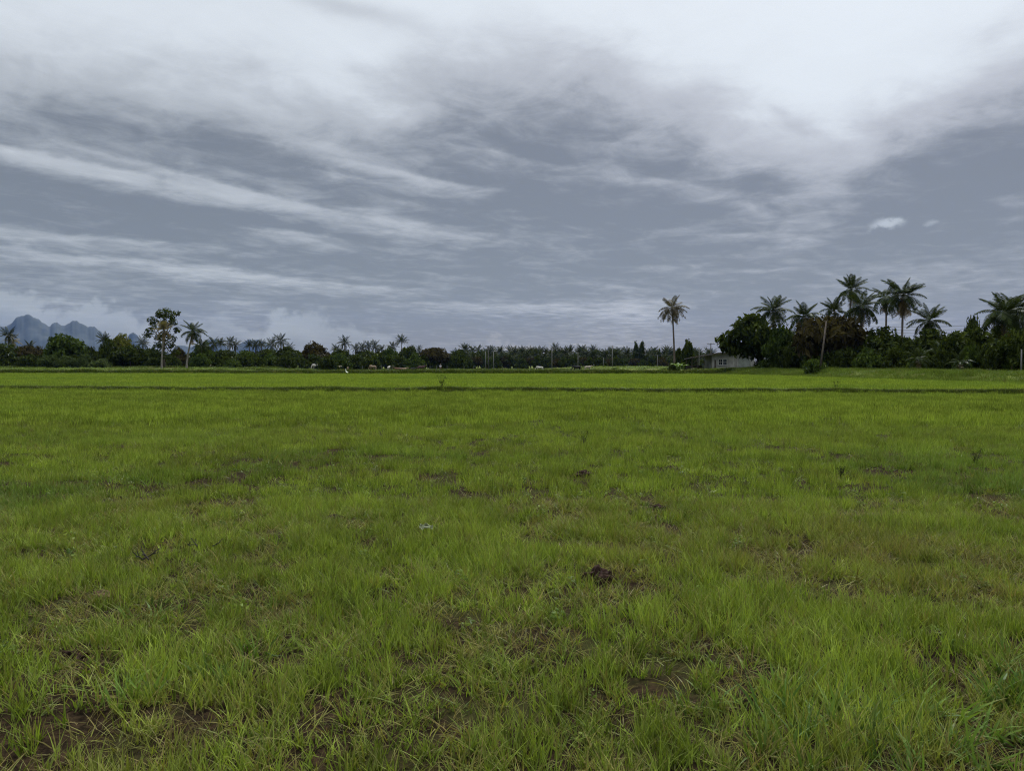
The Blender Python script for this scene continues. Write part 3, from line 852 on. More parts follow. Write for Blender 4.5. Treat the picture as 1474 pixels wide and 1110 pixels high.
# ================================================================== LEFT TREE LINE
coconut_palm(236, 475, 529, 152, 2.3, 'palm with yellowed fronds on a pale stem, against a tall dark tree', 20, kind='yellow', seed=31, lean=4, bark='pale_bark', up=0.42, spread=0.85, r=0.16)
coconut_palm(278, 477, 529, 150, 2.9, 'green palm with a leaning pale stem right of the yellowed palm', 20, kind='green', seed=32, lean=10, bark='pale_bark', up=0.06, r=0.17)

# tall open tree with clumped leaves behind the yellow palm
def open_tree():
    d = 162; c = at(235, 444, d); gz = hz(c.x, d); h = c.z - gz; s_ = d / F
    root = empty('tree', (c.x, d, gz - 0.1))
    tag(root, 'tall open dark tree with clumped leaves behind the yellowed palm', 'tree')
    g = random.Random(3); lobes = []
    for px, py, r in ((222, 462, 8), (234, 451, 9), (246, 455, 9), (254, 450, 5), (228, 453, 7), (219, 478, 7), (215, 483, 5), (226, 485, 7), (241, 466, 8), (252, 463, 6), (250, 474, 6),
                      (238, 482, 8), (246, 487, 6), (230, 497, 8), (244, 498, 8), (236, 509, 8), (225, 508, 6), (250, 508, 6), (240, 447, 6), (218, 470, 5)):
        p = at(px, py, d); lobes.append((p.x - c.x, g.uniform(-1.4, 1.4), p.z - gz, r * s_, r * s_ * 1.2, r * s_ * 0.9))
    me = crown_mesh('crown', lobes, 2400, 0.26, 5, M['leaf_dark'], 0.7)
    inst('crown', me, root)
    inst('trunk', trunk_mesh('trunk', h * 0.85, 0.26, lobes, (0.2, 0), 4), root)
open_tree()

LT = [  # px0, px1, top, d, kind, label
    (-40, 34, 494, 176, 'dark', 'dark low tree at the left edge under a drooping palm'),
    (16, 66, 497, 180, 'brown', 'brownish low tree left of the round green tree'),
    (64, 124, 482, 172, 'green', 'round green tree standing above pale shrubs below the mountains'),
    (118, 144, 499, 178, 'dark', 'small dark tree between the round green tree and the yellow-topped tree'),
    (140, 170, 487, 174, 'dark', 'dark feathery tree touching the yellow-topped tree'),
    (158, 194, 480, 178, 'yellow', 'tree with a yellow-green flowering top'),
    (160, 215, 497, 168, 'dark', 'dark tree under the yellow-topped tree'),
    (205, 232, 500, 176, 'dark', 'dark tree left of the yellowed palm stem'),
    (244, 272, 500, 178, 'brown', 'brownish tree between the two pale-stemmed palms'),
    (278, 306, 492, 190, 'green', 'green bushy tree right of the leaning palm'),
    (300, 345, 503, 200, 'dark', 'dark tree behind the brown cow'),
    (338, 372, 505, 196, 'green', 'green tree behind the standing white cow'),
    (364, 404, 502, 204, 'dark', 'dark tree between the standing white cow and the lying white cow'),
    (394, 440, 499, 215, 'dark', 'dark tree behind the lying white cow'),
    (428, 480, 493, 222, 'brown', 'big broad brown-black tree behind the grazing white cow'),
    (474, 514, 503, 232, 'dark', 'dark tree below the palm above the pair of pale cows'),
    (506, 552, 504, 236, 'dark', 'dark tree behind the tan cow'),
    (545, 580, 501, 240, 'green', 'green tree left of the tallest distant palm'),
    (572, 606, 498, 242, 'dark', 'dark tree right of the tallest distant palm'),
    (604, 650, 500, 236, 'brown', 'wide dark tree behind the walking person'),
    (646, 678, 504, 244, 'dark', 'round dark tree left of the three close utility poles'),
]
for i, (a, b_, t_, d, k, lab) in enumerate(LT): tree(a, b_, t_ + 0.5, d, k, lab, seed=i)
for i in range(34):   # under-storey
    px = -20 + i * 20.5; d = 168 + max(0, (px - 250)) * 0.17 + (i % 3) * 4
    tree(px - 17, px + 17, 509 + (i * 7 % 5), d, 'shrub' if i % 5 else 'shrub_green', 'dark shrub under the left tree line', 'dark shrubs under the left tree line', seed=i, name='shrub')
for i in range(20):
    px = 10 + i * 34; d = 200 + max(0, (px - 250)) * 0.17
    tree(px - 24, px + 24, 503 + (i * 5 % 6), d, 'dark', 'dark tree deep inside the left tree line', 'dark trees deep inside the left tree line', seed=i + 2)
for i, (a, b_, t_) in enumerate(((54, 92, 511), (84, 118, 512), (110, 134, 510), (128, 160, 516))):
    tree(a, b_, t_, 162, 'pale', 'pale green shrub in front of the round green tree', 'pale green shrubs in front of the round green tree', seed=i, name='shrub')
tree(322, 352, 517, 178, 'shrub_green', 'low green shrub beside the brown cow', seed=1, name='shrub')

SP = [  # px, heart row, distance, frond length, kind, label
    (12, 481, 186, 2.0, None, 'drooping palm over the dark trees at the left edge'),
    (17, 489, 188, 1.9, 'dry', 'pale withered palm at the left edge'),
    (43, 497, 185, 1.5, None, 'small palm between the drooping palm and the round green tree'),
    (150, 489, 180, 1.8, 'up', 'dark palm just left of the yellow-topped tree'),
    (206, 492, 184, 1.6, None, 'small palm between the yellow-topped tree and the tall open tree'),
    (290, 497, 186, 2.0, None, 'low green palm just right of the leaning palm'),
    (307, 493, 200, 1.8, None, 'small palm second right of the leaning palm'),
    (318, 494, 204, 1.6, 'up', 'small palm third right of the leaning palm'),
    (331, 491.5, 206, 1.7, None, 'small palm left of the distant pale blue hill'),
    (339, 495, 208, 1.5, None, 'lower small palm left of the distant pale blue hill'),
    (359, 496, 210, 1.5, 'up', 'small palm before the left part of the pale blue hill'),
    (368, 495, 212, 1.6, None, 'small palm before the middle of the pale blue hill'),
    (376, 496, 214, 1.6, 'up', 'small palm before the right part of the pale blue hill'),
    (391.5, 494, 212, 1.9, None, 'palm just right of the pale blue hill'),
    (404, 489, 216, 2.1, None, 'taller palm above the lying white cow'),
    (416, 499, 222, 1.6, None, 'low palm between the taller palm and the big brown-black tree'),
    (496, 492, 238, 2.2, None, 'palm above the pair of pale cows'),
    (484, 502, 236, 1.8, 'up', 'low palm right of the big brown-black tree'),
    (512, 500, 242, 1.7, None, 'low palm right of the palm above the pair of pale cows'),
    (521, 499, 244, 1.8, None, 'left one of three palms above the tan cow'),
    (530, 497, 246, 2.0, None, 'middle one of three palms above the tan cow'),
    (540, 497, 244, 2.0, None, 'right one of three palms above the tan cow'),
    (549, 503, 246, 1.7, 'up', 'low palm above the grey cow'),
    (565, 498, 248, 1.9, None, 'palm just left of the tallest distant palm'),
    (578, 490, 248, 2.1, 'up', 'tallest distant palm above the lying brown cows'),
    (603, 502, 252, 1.5, None, 'small palm above the dark red cow'),
]
for i, (px, cy_, d, r_, k, lab) in enumerate(SP): small_palm(px, cy_ + 1.5, d, r_ * 1.25, lab, None, k, i, stem_r=0.14)

# ================================================================== PLANTATION (centre)
g = random.Random(5)
topline = lambda px: np.interp(px, [655, 680, 700, 760, 800, 850, 880, 905, 940, 985, 1030], [508, 508, 509, 508, 505, 505, 507, 505, 507, 509, 508])
for row, (d, dy, n_) in enumerate(((392, 1.0, 34), (352, 4.0, 30), (314, 8.5, 26))):
    for i in range(n_):
        px = 655 + (i + g.uniform(-.35, .35)) * 375 / n_
        small_palm(px, float(topline(px)) + dy + g.uniform(-5, 6), d + g.uniform(-12, 12), g.uniform(3.2, 4.4),
                   'dark palm in the long plantation row across the middle distance', 'palms of the distant plantation', 'up' if g.random() < .75 else None, row * 50 + i, stem_r=0.22)
for i in range(30):
    px = 650 + i * 12.6
    tree(px - 11, px + 11, 515 + g.uniform(-3, 3), 296 + g.uniform(-8, 8), 'shrub' if i % 3 else 'brown', 'grey-green shrub along the front of the plantation', 'shrubs along the front of the plantation', seed=i, name='shrub')
for i in range(26):
    px = 652 + i * 14.8
    tree(px - 15, px + 15, 508 + g.uniform(-4, 4), 372, 'dark', 'dark tree crown between the palms of the plantation', 'dark tree crowns between the plantation palms', seed=i)
tree(911, 920, 492.5, 300, 'column', 'left one of two upright trees above the plantation', seed=1)
tree(919, 928, 491.5, 300, 'column', 'right one of two upright trees above the plantation', seed=2)
tree(944, 952, 503, 300, 'column', 'short upright tree between the twin trees and the lone palm', seed=3)

# banana plant by the shed
def banana():
    d = 140; b_ = at(978, 530, d); gz = hz(b_.x, d)
    root = empty('banana_plant', (b_.x, d, gz)); tag(root, 'pale green banana plant at the foot of the lone palm', 'plant')
    MB().tube([(0, 0, -0.1), (0.05, 0, 0.7), (0, 0, 1.3)], [0.12, 0.10, 0.07], 8).build('stem', M['banana'], root, True)
    g = random.Random(8)
    v = []; f = []
    nseg = 7
    for i in range(nseg + 1):
        q = i / nseg; x = q * 1.0; z = 0.25 * math.sin(q * 2.2) - 0.38 * q * q; w_ = 0.19 * math.sin(math.pi * min(1, 0.08 + 0.92 * q)) ** 0.6
        v += [(x, -w_, z + 0.05), (x, 0, z), (x, w_, z + 0.05)]
    for i in range(nseg):
        a = i * 3; f += [(a, a + 1, a + 4, a + 3), (a + 1, a + 2, a + 5, a + 4)]
    lm = mesh_obj('leaf', v, f, M['banana'], link=False, smooth=True, colors=np.full((len(v), 3), 0.6) * np.array([1, 1, 0])).data
    for i in range(11):
        L = g.uniform(1.2, 1.9)
        inst('leaf', lm, root, (g.uniform(-.5, .5), g.uniform(-.3, .3), g.uniform(.6, 1.3)), (0, -R(g.uniform(15, 65)), i * 2.4), L)
banana()
for i, (a, b_, t_) in enumerate(((960, 980, 522), (983, 997, 524), (1002, 1022, 527.5))):
    tree(a, b_, t_, 147, ('shrub', 'shrub_green', 'shrub')[i], ('dark shrub left of the banana plant', 'green shrub right of the banana plant', 'dark shrub under the open shed roof')[i], seed=i, name='shrub')
# ================================================================== SHED
M['wall'] = solid('whitewash', (0.21, 0.205, 0.195), 0.9, 0.9, 0.28)
M['metal_roof'] = solid('rusty_roof', (0.085, 0.075, 0.07), 0.8, 1.2, 0.35, 0.2)
M['door_paint'] = solid('door_paint', (0.20, 0.215, 0.205), 0.7, 1.4, 0.2)
M['dark_wood'] = solid('dark_wood', (0.06, 0.05, 0.042), 0.85, 3.0, 0.3)
m, n, out = new_mat('pane_glass')
b = n.node('ShaderNodeBsdfPrincipled'); b.inputs['Base Color'].default_value = (0.02, 0.024, 0.028, 1); b.inputs['Roughness'].default_value = 0.08
n.l.new(b.outputs[0], out.inputs[0]); M['glass'] = m

HD = 140.0
def shed():
    s_ = HD / F
    o_ = at(1024.6, 531, HD)
    gz = hz(o_.x + 5, HD)
    root = empty('shed', (o_.x, HD, gz)); tag(root, 'grey-white shed with an open lean-to roof beneath the large rounded tree', 'shed')
    X = lambda px: (px - 1024.6) * s_
    Zt = lambda py: at(1030, py, HD).z - gz
    wl, wr = 0.0, X(1086); zt0, zt1 = Zt(511.0), Zt(508.0); dep = 5.0
    # front wall built round its openings: window, doorway, sliding door
    wx0, wx1, wz0, wz1 = X(1034.2), X(1046.6), Zt(525.8), Zt(517.0)
    dx0, dx1, dz1 = X(1028.2), X(1031.0), Zt(518.0)
    gx0, gx1, gz1 = X(1063), X(1080), Zt(515.2)
    t_ = 0.14
    def panel(x0, x1, z0, z1):
        mb = MB(); mb.box(((x0 + x1) / 2, t_ / 2, (z0 + z1) / 2), (x1 - x0, t_, z1 - z0)); return mb
    W = MB()
    top = lambda x: zt0 + (zt1 - zt0) * x / wr
    def wb(x0, x1, z0, z1): W.box(((x0 + x1) / 2, t_ / 2, (z0 + z1) / 2), (x1 - x0, t_, z1 - z0))
    zz = zt0
    wb(wl, dx0, -0.5, zz); wb(dx0, dx1, dz1, zz); wb(dx0, dx1, -0.5, 0.08); wb(dx1, wx0, -0.5, zz); wb(wx0, wx1, -0.5, wz0); wb(wx0, wx1, wz1, zz)
    wb(wx1, gx0, -0.5, zz); wb(gx0, gx1, gz1, zz); wb(gx0, gx1, -0.5, 0.05); wb(gx1, wr, -0.5, zz)
    W.box((t_ / 2, dep / 2 + t_ / 2, zz / 2 - 0.25), (t_, dep - t_, zz + 0.5)); W.box((wr - t_ / 2, dep / 2 + t_ / 2, zz / 2 - 0.25), (t_, dep - t_, zz + 0.5))
    W.box((wr / 2, dep + t_ / 2, zz / 2 - 0.25), (wr, t_, zz + 0.5))
    def zr0(x):
        xa_, xb_, xc_ = X(994), X(1030), X(1100); za_, zb_, zc_ = Zt(515.4), Zt(509.2), Zt(504.0)
        return za_ + (zb_ - za_) * (x - xa_) / (xb_ - xa_) if x < xb_ else zb_ + (zc_ - zb_) * (x - xb_) / (xc_ - xb_)
    kx = [wl, X(1030), wr]
    for q0, q1 in zip(kx, kx[1:]):      # gable infill up to the roof sheet
        b0 = len(W.v); h0, h1 = zr0(q0) + .07, zr0(q1) + .07
        W.v += [(q0, .004, zz - .01), (q1, .004, zz - .01), (q1, .004, h1), (q0, .004, h0), (q0, t_ - .004, zz - .01), (q1, t_ - .004, zz - .01), (q1, t_ - .004, h1), (q0, t_ - .004, h0)]
        W.f += [tuple(b0 + k for k in q) for q in ((0, 1, 2, 3), (5, 4, 7, 6), (3, 2, 6, 7), (4, 5, 1, 0), (0, 3, 7, 4), (1, 5, 6, 2))]
    W.build('wall', M['wall'], root)
    for x in (X(1055.6), X(1061.8), X(1081.5)):
        MB().box((x, -0.03, zz / 2), (0.07, 0.05, zz)).build('pilaster', M['concrete'], root)
    MB().box((wr / 2, -0.05, 0.02), (wr + .1, 0.09, 0.22)).build('plinth', M['dark_post'], root)
    # window: frame, mullion, two panes and bars
    cxw, czw = (wx0 + wx1) / 2, (wz0 + wz1) / 2
    win = MB().box((cxw, 0.03, wz1 - 0.035), (wx1 - wx0, 0.10, 0.07)).box((cxw, 0.03, wz0 + 0.035), (wx1 - wx0, 0.10, 0.07)).box((wx0 + .035, 0.03, czw), (0.07, 0.10, wz1 - wz0 - .14)) \
        .box((wx1 - .035, 0.03, czw), (0.07, 0.10, wz1 - wz0 - .14)).box((cxw, 0.03, czw), (0.16, 0.10, wz1 - wz0 - .14)).build('window', M['concrete'], root)
    hw = (wx1 - wx0) / 2 - 0.15
    for sx in (-1, 1):
        cx_ = cxw + sx * (0.08 + hw / 2)
        MB().box((cx_, 0.07, czw), (hw, 0.012, wz1 - wz0 - .142)).build('pane', M['glass'], win)
        MB().box((cx_, 0.035, czw), (hw - 0.004, 0.03, 0.04)).box((cx_, 0.034, czw + 0.002), (0.03, 0.026, wz1 - wz0 - .15)).build('bar', M['concrete'], win)
    MB().box((cxw, -0.05, wz0 - 0.03), (wx1 - wx0 + .2, 0.16, 0.06)).build('sill', M['concrete'], win)
    dr = MB().box(((dx0 + dx1) / 2, 0.09, (dz1 + .08) / 2), (dx1 - dx0, 0.04, dz1 - .08)).build('door', M['dark_wood'], root)
    MB().box((dx1 - .08, 0.055, dz1 * .5), (0.03, 0.05, 0.12)).build('handle', M['wire'], dr)
    gd = MB()
    k = 8
    for i in range(k):   # ribbed sliding door
        x = gx0 + (i + .5) * (gx1 - gx0) / k
        gd.box((x, 0.08 + 0.012 * (i % 2), (gz1 + .05) / 2), ((gx1 - gx0) / k - .015, 0.04, gz1 - .05))
    gd.build('sliding_door', M['door_paint'], root)
    # lean-to roof: corrugated sheet sloping down to the left over open posts
    xa, xb, xc = X(994), X(1030), X(1100)
    za, zb, zc = Zt(515.4), Zt(509.2), Zt(504.0)
    v = []; f = []; nx_ = 90; y0, y1_ = -0.7, dep + 0.4
    def zr(x): return za + (zb - za) * (x - xa) / (xb - xa) if x < xb else zb + (zc - zb) * (x - xb) / (xc - xb)
    for i in range(nx_ + 1):
        x = xa + (xc - xa) * i / nx_
        c_ = 0.0
        for y, dz in ((y0, 0), (y1_, -0.30)):
            v += [(x, y, zr(x) + dz + 0.10), (x, y, zr(x) + dz + 0.10 + (0.07 if i % 2 else 0.04))]
    for i in range(nx_):
        a = i * 4; b_ = a + 4
        f += [(a + 1, b_ + 1, b_ + 3, a + 3), (a, a + 2, b_ + 2, b_), (a, b_, b_ + 1, a + 1), (a + 2, a + 3, b_ + 3, b_ + 2)]
    f += [(0, 1, 3, 2), (nx_ * 4, nx_ * 4 + 2, nx_ * 4 + 3, nx_ * 4 + 1)]
    rf = mesh_obj('roof', v, f, M['metal_roof'], root)
    fs = MB()
    for (q0, q1) in ((xa, xb), (xb, xc)):
        b0 = len(fs.v); fs.v += [(q0, y0 - .03, zr(q0) - .06), (q1, y0 - .03, zr(q1) - .06), (q1, y0 - .03, zr(q1) + .15), (q0, y0 - .03, zr(q0) + .15), (q0, y0 - .005, zr(q0) - .06), (q1, y0 - .005, zr(q1) - .06), (q1, y0 - .005, zr(q1) + .15), (q0, y0 - .005, zr(q0) + .15)]
        fs.f += [tuple(b0 + k for k in q) for q in ((0, 1, 2, 3), (5, 4, 7, 6), (3, 2, 6, 7), (4, 5, 1, 0), (0, 3, 7, 4), (1, 5, 6, 2))]
    fs.build('fascia', M['dark_wood'], rf)
    MB().tube([(xa + .1, y0 + .5, zr(xa) + .05), (xb, y0 + .5, zr(xb) + .04), (xc - .1, y0 + .5, zr(xc) + .04)], 0.05, 6).build('beam', M['dark_wood'], rf)
    MB().tube([(xa + .1, dep, zr(xa) - .24), (xc - .1, dep, zr(xc) - .24)], 0.05, 6).build('beam', M['dark_wood'], rf)
    for px, y in ((996.5, 0.2), (1004, 0.2), (1014, 0.3), (997, dep), (1011, dep)):
        x = X(px); gl = hz(o_.x + x, HD + y) - gz
        MB().tube([(x, y, gl - .2), (x, y, zr(x) + (.04 if y < 1 else -.26))], 0.07, 7).build('post', M['weathered_wood'], root)
    MB().box(((xa + 0.0) / 2, dep, 0.5), (abs(xa) - .8, 0.05, 0.5)).build('rail', M['dark_wood'], root)
shed()

# ================================================================== POLES AND WIRES
def pole(px, top, d, r, label, mat='pole_grey', arm=0, lean=0.0, base=None, group=None, name='utility_pole', cat='pole'):
    t_ = at(px, top, d); bx = t_.x - lean * d / F; gz = hz(bx, d)
    root = empty(name, (bx, d, gz - 0.3)); tag(root, label, cat, group)
    tx, tz = t_.x - bx, t_.z - gz + 0.3
    MB().tube([(0, 0, 0), (tx * .5, 0, tz * .5), (tx, 0, tz)], [r, r * .85, r * .65], 8).build('shaft', M[mat], root, True)
    for i in range(arm):
        zz = tz - 0.15 - i * 0.7; w_ = 0.9
        a = MB().box((tx, -r * .9, zz), (2 * w_, 0.10, 0.12)).build('crossarm', M['dark_post'], root)
        for k in (-0.85, -0.3, 0.3, 0.85):
            MB().tube([(tx + k * w_, -r * .9, zz + .06), (tx + k * w_, -r * .9, zz + .22)], [0.05, 0.04], 6).build('insulator', M['concrete'], a)
    return (t_.x, d, t_.z)
p703 = pole(703, 498, 205, 0.13, 'tallest grey utility pole with crossarms in a cluster of three', 'dark_post', 2)
p699 = pole(699, 506, 202, 0.10, 'plain concrete pole left of the pole with crossarms')
p710 = pole(710.5, 506, 198, 0.11, 'plain concrete pole right of the pole with crossarms')
p794 = pole(794.5, 499, 205, 0.12, 'tall concrete utility pole near the single white cow')
p832 = pole(832, 507, 215, 0.11, 'concrete utility pole behind the black buffalo')
p868 = pole(868.5, 515, 222, 0.10, 'short concrete pole before the plantation right of the buffalo')
p881 = pole(881.5, 497, 205, 0.12, 'tall concrete pole midway between the buffalo and the twin upright trees')
p946 = pole(946.5, 511, 215, 0.10, 'short concrete pole left of the lone palm')
p1007 = pole(1006.5, 500, 180, 0.12, 'thin pole rising behind the lower end of the shed roof')
p1023 = pole(1023.3, 494, 178, 0.15, 'dark pole rising behind the shed roof beside its front corner', 'dark_post', 1)
p997 = pole(997, 509, 178, 0.09, 'slim pale pole between the upright dark tree and the shed roof')
pole(1189.5, 462, 100, 0.14, 'leaning grey-brown bare pole before the reddish broad tree', 'weathered_wood', lean=9, cat='pole', name='leaning_pole')
pole(1470.5, 503, 74, 0.08, 'thin white post at the right edge before the black thicket', 'pole_grey', name='post', cat='post')
pw = pole(1560, 452, 100, 0.17, 'wire-carrying pole beyond the right edge')

def wire(a, b_, sag, label, n_=16, r=0.022, group=None):
    pts = []
    a = Vector(a); b_ = Vector(b_)
    for i in range(n_ + 1):
        q = i / n_; p = a.lerp(b_, q); p.z -= sag * 4 * q * (1 - q); pts.append(p)
    o = MB().tube(pts, r, 5).build('power_line', M['wire'], None, True)
    tag(o, label, 'cable', group)
def off(p, dx, dz): return (p[0] + dx, p[1] - 0.16, p[2] + dz)
for k, z_ in ((-0.76, .05), (0.76, .05)):
    wire(off(p703, k, z_), off(p794, 0, -0.15 if k < 0 else -0.45), 0.5, 'thin cable sagging from the crossarm pole to the tall pole by the white cow', group='cables between the crossarm pole and the tall pole')
wire(off(p794, 0, -.1), off(p832, 0, -.1), 0.3, 'thin cable from the tall pole to the pole behind the buffalo')
wire(off(p832, 0, -.1), off(p881, 0, -.1), 0.4, 'thin cable from the pole behind the buffalo to the next tall pole')
wire(off(p881, 0, -.1), off(p946, 0, -.1), 0.5, 'thin cable from the tall pole to the short pole by the lone palm')
wire(off(p946, 0, -.1), off(p1007, 0, -.1), 0.5, 'thin cable from the short pole to the pole behind the shed roof')
wire(off(p1007, 0, -.1), off(p1023, 0, -.25), 0.15, 'upper short cable between the two poles behind the shed')
wire(off(p1007, 0, -.9), off(p1023, 0, -1.1), 0.2, 'lower short cable between the two poles behind the shed')
wl = at(1330, 464, 112)
for k in range(3):
    wire((wl.x - 8, 118, wl.z - 1.0 + k * .42), (pw[0], pw[1] - .2, pw[2] - .2 - .5 * (2 - k)), 0.7,
         'overhead cable crossing the sky gap beside the bushy dark palm', group='overhead cables in the sky gap at the right', r=0.018)

# fence posts by the cattle
for i, (px, tp, d) in enumerate(((346, 528, 196), (377, 527.5, 200), (393, 526.5, 203), (424.5, 527, 208), (491.5, 526, 212), (506.5, 526.5, 213), (521.5, 526, 214), (549.5, 526, 214), (564.5, 525.5, 214),
                                 (619, 527, 216), (628.5, 527, 216), (643.5, 526, 216), (668, 527, 217), (682, 527, 217), (111, 527.5, 164))):
    t_ = at(px, tp, d); gz = hz(t_.x, d)
    o = MB().tube([(0, 0, -0.3), (0, 0, max(t_.z - gz, 1.1))], [0.07, 0.06], 6).build('fence_post', M['pole_grey'], None)
    o.location = (t_.x, d, gz)
    tag(o, 'pale concrete fence post by the cattle', 'post', 'pale fence posts along the tree line')

# ================================================================== CATTLE
def coat(name, c, var=0.2): return solid(name, c, 0.85, 2.5, var, 0.15)
COAT = {'white': coat('white_coat', (0.38, 0.36, 0.32)), 'cream': coat('cream_coat', (0.27, 0.23, 0.18)), 'tan': coat('tan_coat', (0.19, 0.14, 0.095)), 'brown': coat('brown_coat', (0.095, 0.055, 0.035)),
        'grey': coat('grey_coat', (0.28, 0.26, 0.24)), 'black': coat('black_coat', (0.012, 0.012, 0.013)), 'red': coat('red_coat', (0.055, 0.026, 0.024))}
M['horn'] = solid('horn', (0.12, 0.10, 0.08), 0.5)
def cow_mesh(pose, buffalo=False):
    """head towards +X, 1.4 m at the shoulder; pose: stand, graze, lie"""
    zb = 1.02 if pose != 'lie' else 0.42
    w_ = 1.15 if buffalo else 1.0
    v = [(-0.70, 0, zb + .06), (-0.25, 0, zb - .02), (0.25, 0, zb), (0.66, 0, zb + .10), (0.98, 0, zb + .22)]
    r = [(.27 * w_, .30), (.34 * w_, .34), (.33 * w_, .36), (.24 * w_, .30), (.15, .20)]
    e = [(0, 1), (1, 2), (2, 3), (3, 4)]
    def chain(parent, pts, rr):
        q = parent
        for p, x in zip(pts, rr): v.append(p); r.append((x, x)); e.append((q, len(v) - 1)); q = len(v) - 1
        return q
    if pose == 'graze':
        chain(4, [(1.20, 0, .78), (1.34, 0, .44), (1.42, 0, .20)], [.13, .12, .075])
        hp = Vector((1.30, 0, .55))
    else:
        chain(4, [(1.22, 0, zb + .42), (1.46, 0, zb + .36), (1.66, 0, zb + .22)], [.13, .12, .075])
        hp = Vector((1.28, 0, zb + .50))
    chain(3, [(.52, 0, zb + .42)], [.10])                      # hump
    if pose != 'lie':
        for s_ in (-1, 1):
            chain(3, [(.58, .17 * s_, .72), (.60, .17 * s_, .42), (.57, .17 * s_, .10), (.60, .17 * s_, .02)], [.12, .075, .05, .06])
            chain(0, [(-.72, .18 * s_, .80), (-.66, .18 * s_, .58), (-.82, .18 * s_, .38), (-.78, .18 * s_, .10), (-.75, .18 * s_, .02)], [.17, .11, .065, .05, .06])
    else:
        for s_ in (-1, 1):
            chain(3, [(.62, .26 * s_, .22), (.92, .26 * s_, .10), (.66, .30 * s_, .07)], [.13, .08, .06])
            chain(0, [(-.50, .34 * s_, .28), (-.18, .42 * s_, .12), (-.50, .44 * s_, .07)], [.18, .10, .06])
    chain(0, [(-.98, 0, zb + .12), (-1.06, 0, zb - .25), (-1.05, 0.02, max(zb - .62, .06))], [.05, .035, .05])
    return skin_mesh('body', v, e, r, 1, 1), hp
CM = {p: cow_mesh(p) for p in ('stand', 'graze', 'lie')}
CMB = cow_mesh('graze', True)
def cow(px, py, d, pose, c, face, label, sc=1.0, cat='cow', group='cattle grazing before the far tree line', name='cow'):
    p = at(px, py, d); gz = hz(p.x, d)
    root = empty(name, (p.x, d, gz), R(face), sc); tag(root, label, cat, group)
    me, hp = CMB if cat == 'buffalo' else CM[pose]
    me = me.copy(); me.materials.clear(); me.materials.append(COAT[c])
    inst('body', me, root)
    L = 0.5 if cat == 'buffalo' else 0.22
    for s_ in (-1, 1):
        MB().tube([hp + Vector((0, .08 * s_, 0)), hp + Vector((-.10, (.2 + L * .4) * s_, .10)), hp + Vector((-.02 - L * .5, (.15 + L * .3) * s_, .24))], [.035, .028, .01], 5).build('horn', M['horn'], root, True)
        MB().tube([hp + Vector((.04, .10 * s_, -.04)), hp + Vector((.02, .20 * s_, -.05)), hp + Vector((.02, .30 * s_, -.10))], [.03, .06, .015], 5).build('ear', COAT[c], root, True)
    return root
cow(363.5, 532, 192, 'stand', 'cream', 205, 'cream cow standing beside fence posts, its rump towards us')
cow(414, 532, 200, 'lie', 'white', 10, 'white cow lying on the grass right of the standing cream cow')
cow(409.5, 532, 202, 'stand', 'brown', 90, 'brown calf at the left end of the lying white cow', 0.6)
cow(336, 532, 188, 'lie', 'brown', 180, 'reddish-brown cow half hidden by a low green shrub')
cow(328.5, 527.5, 196, 'stand', 'white', 60, 'white cow showing above the low green shrub', 0.8)
cow(300.5, 527, 176, 'stand', 'cream', 80, 'small pale calf under the trees right of the leaning palm', 0.6)
cow(454.5, 531, 205, 'graze', 'white', 225, 'bright white cow grazing with its head down to the left')
cow(477.5, 531, 208, 'lie', 'white', 170, 'left cow of a resting pale pair')
cow(484.5, 531, 209, 'stand', 'cream', 15, 'right cow of a pale pair, standing', 0.85)
cow(500.5, 531, 211, 'stand', 'tan', 100, 'small tan calf between the pale pair and the tan cow', 0.7)
cow(537, 531, 210, 'graze', 'tan', 160, 'tan cow grazing between two fence posts')
cow(559.5, 531, 212, 'stand', 'grey', 80, 'grey cow seen end on beside a fence post', 0.85)
cow(573.5, 531, 212, 'lie', 'brown', 185, 'left brown cow of two lying nose to tail')
cow(580.5, 531, 214, 'lie', 'tan', 0, 'right lighter brown cow of two lying nose to tail', 0.9)
cow(594.5, 530, 214, 'lie', 'black', 0, 'black cow lying left of the dark red cow', 0.9)
cow(606, 531.5, 208, 'stand', 'red', 8, 'dark red cow standing left of the walking person', 0.9)
cow(777, 531, 200, 'graze', 'white', 170, 'single white cow grazing left of the tall concrete pole', 0.85)
cow(830.5, 533, 185, 'graze', 'black', 195, 'black buffalo with its head down in the grass', 1.0, 'buffalo', None, 'buffalo')
cow(846, 532, 188, 'stand', 'cream', 15, 'cream cow standing right of the black buffalo', 0.8)

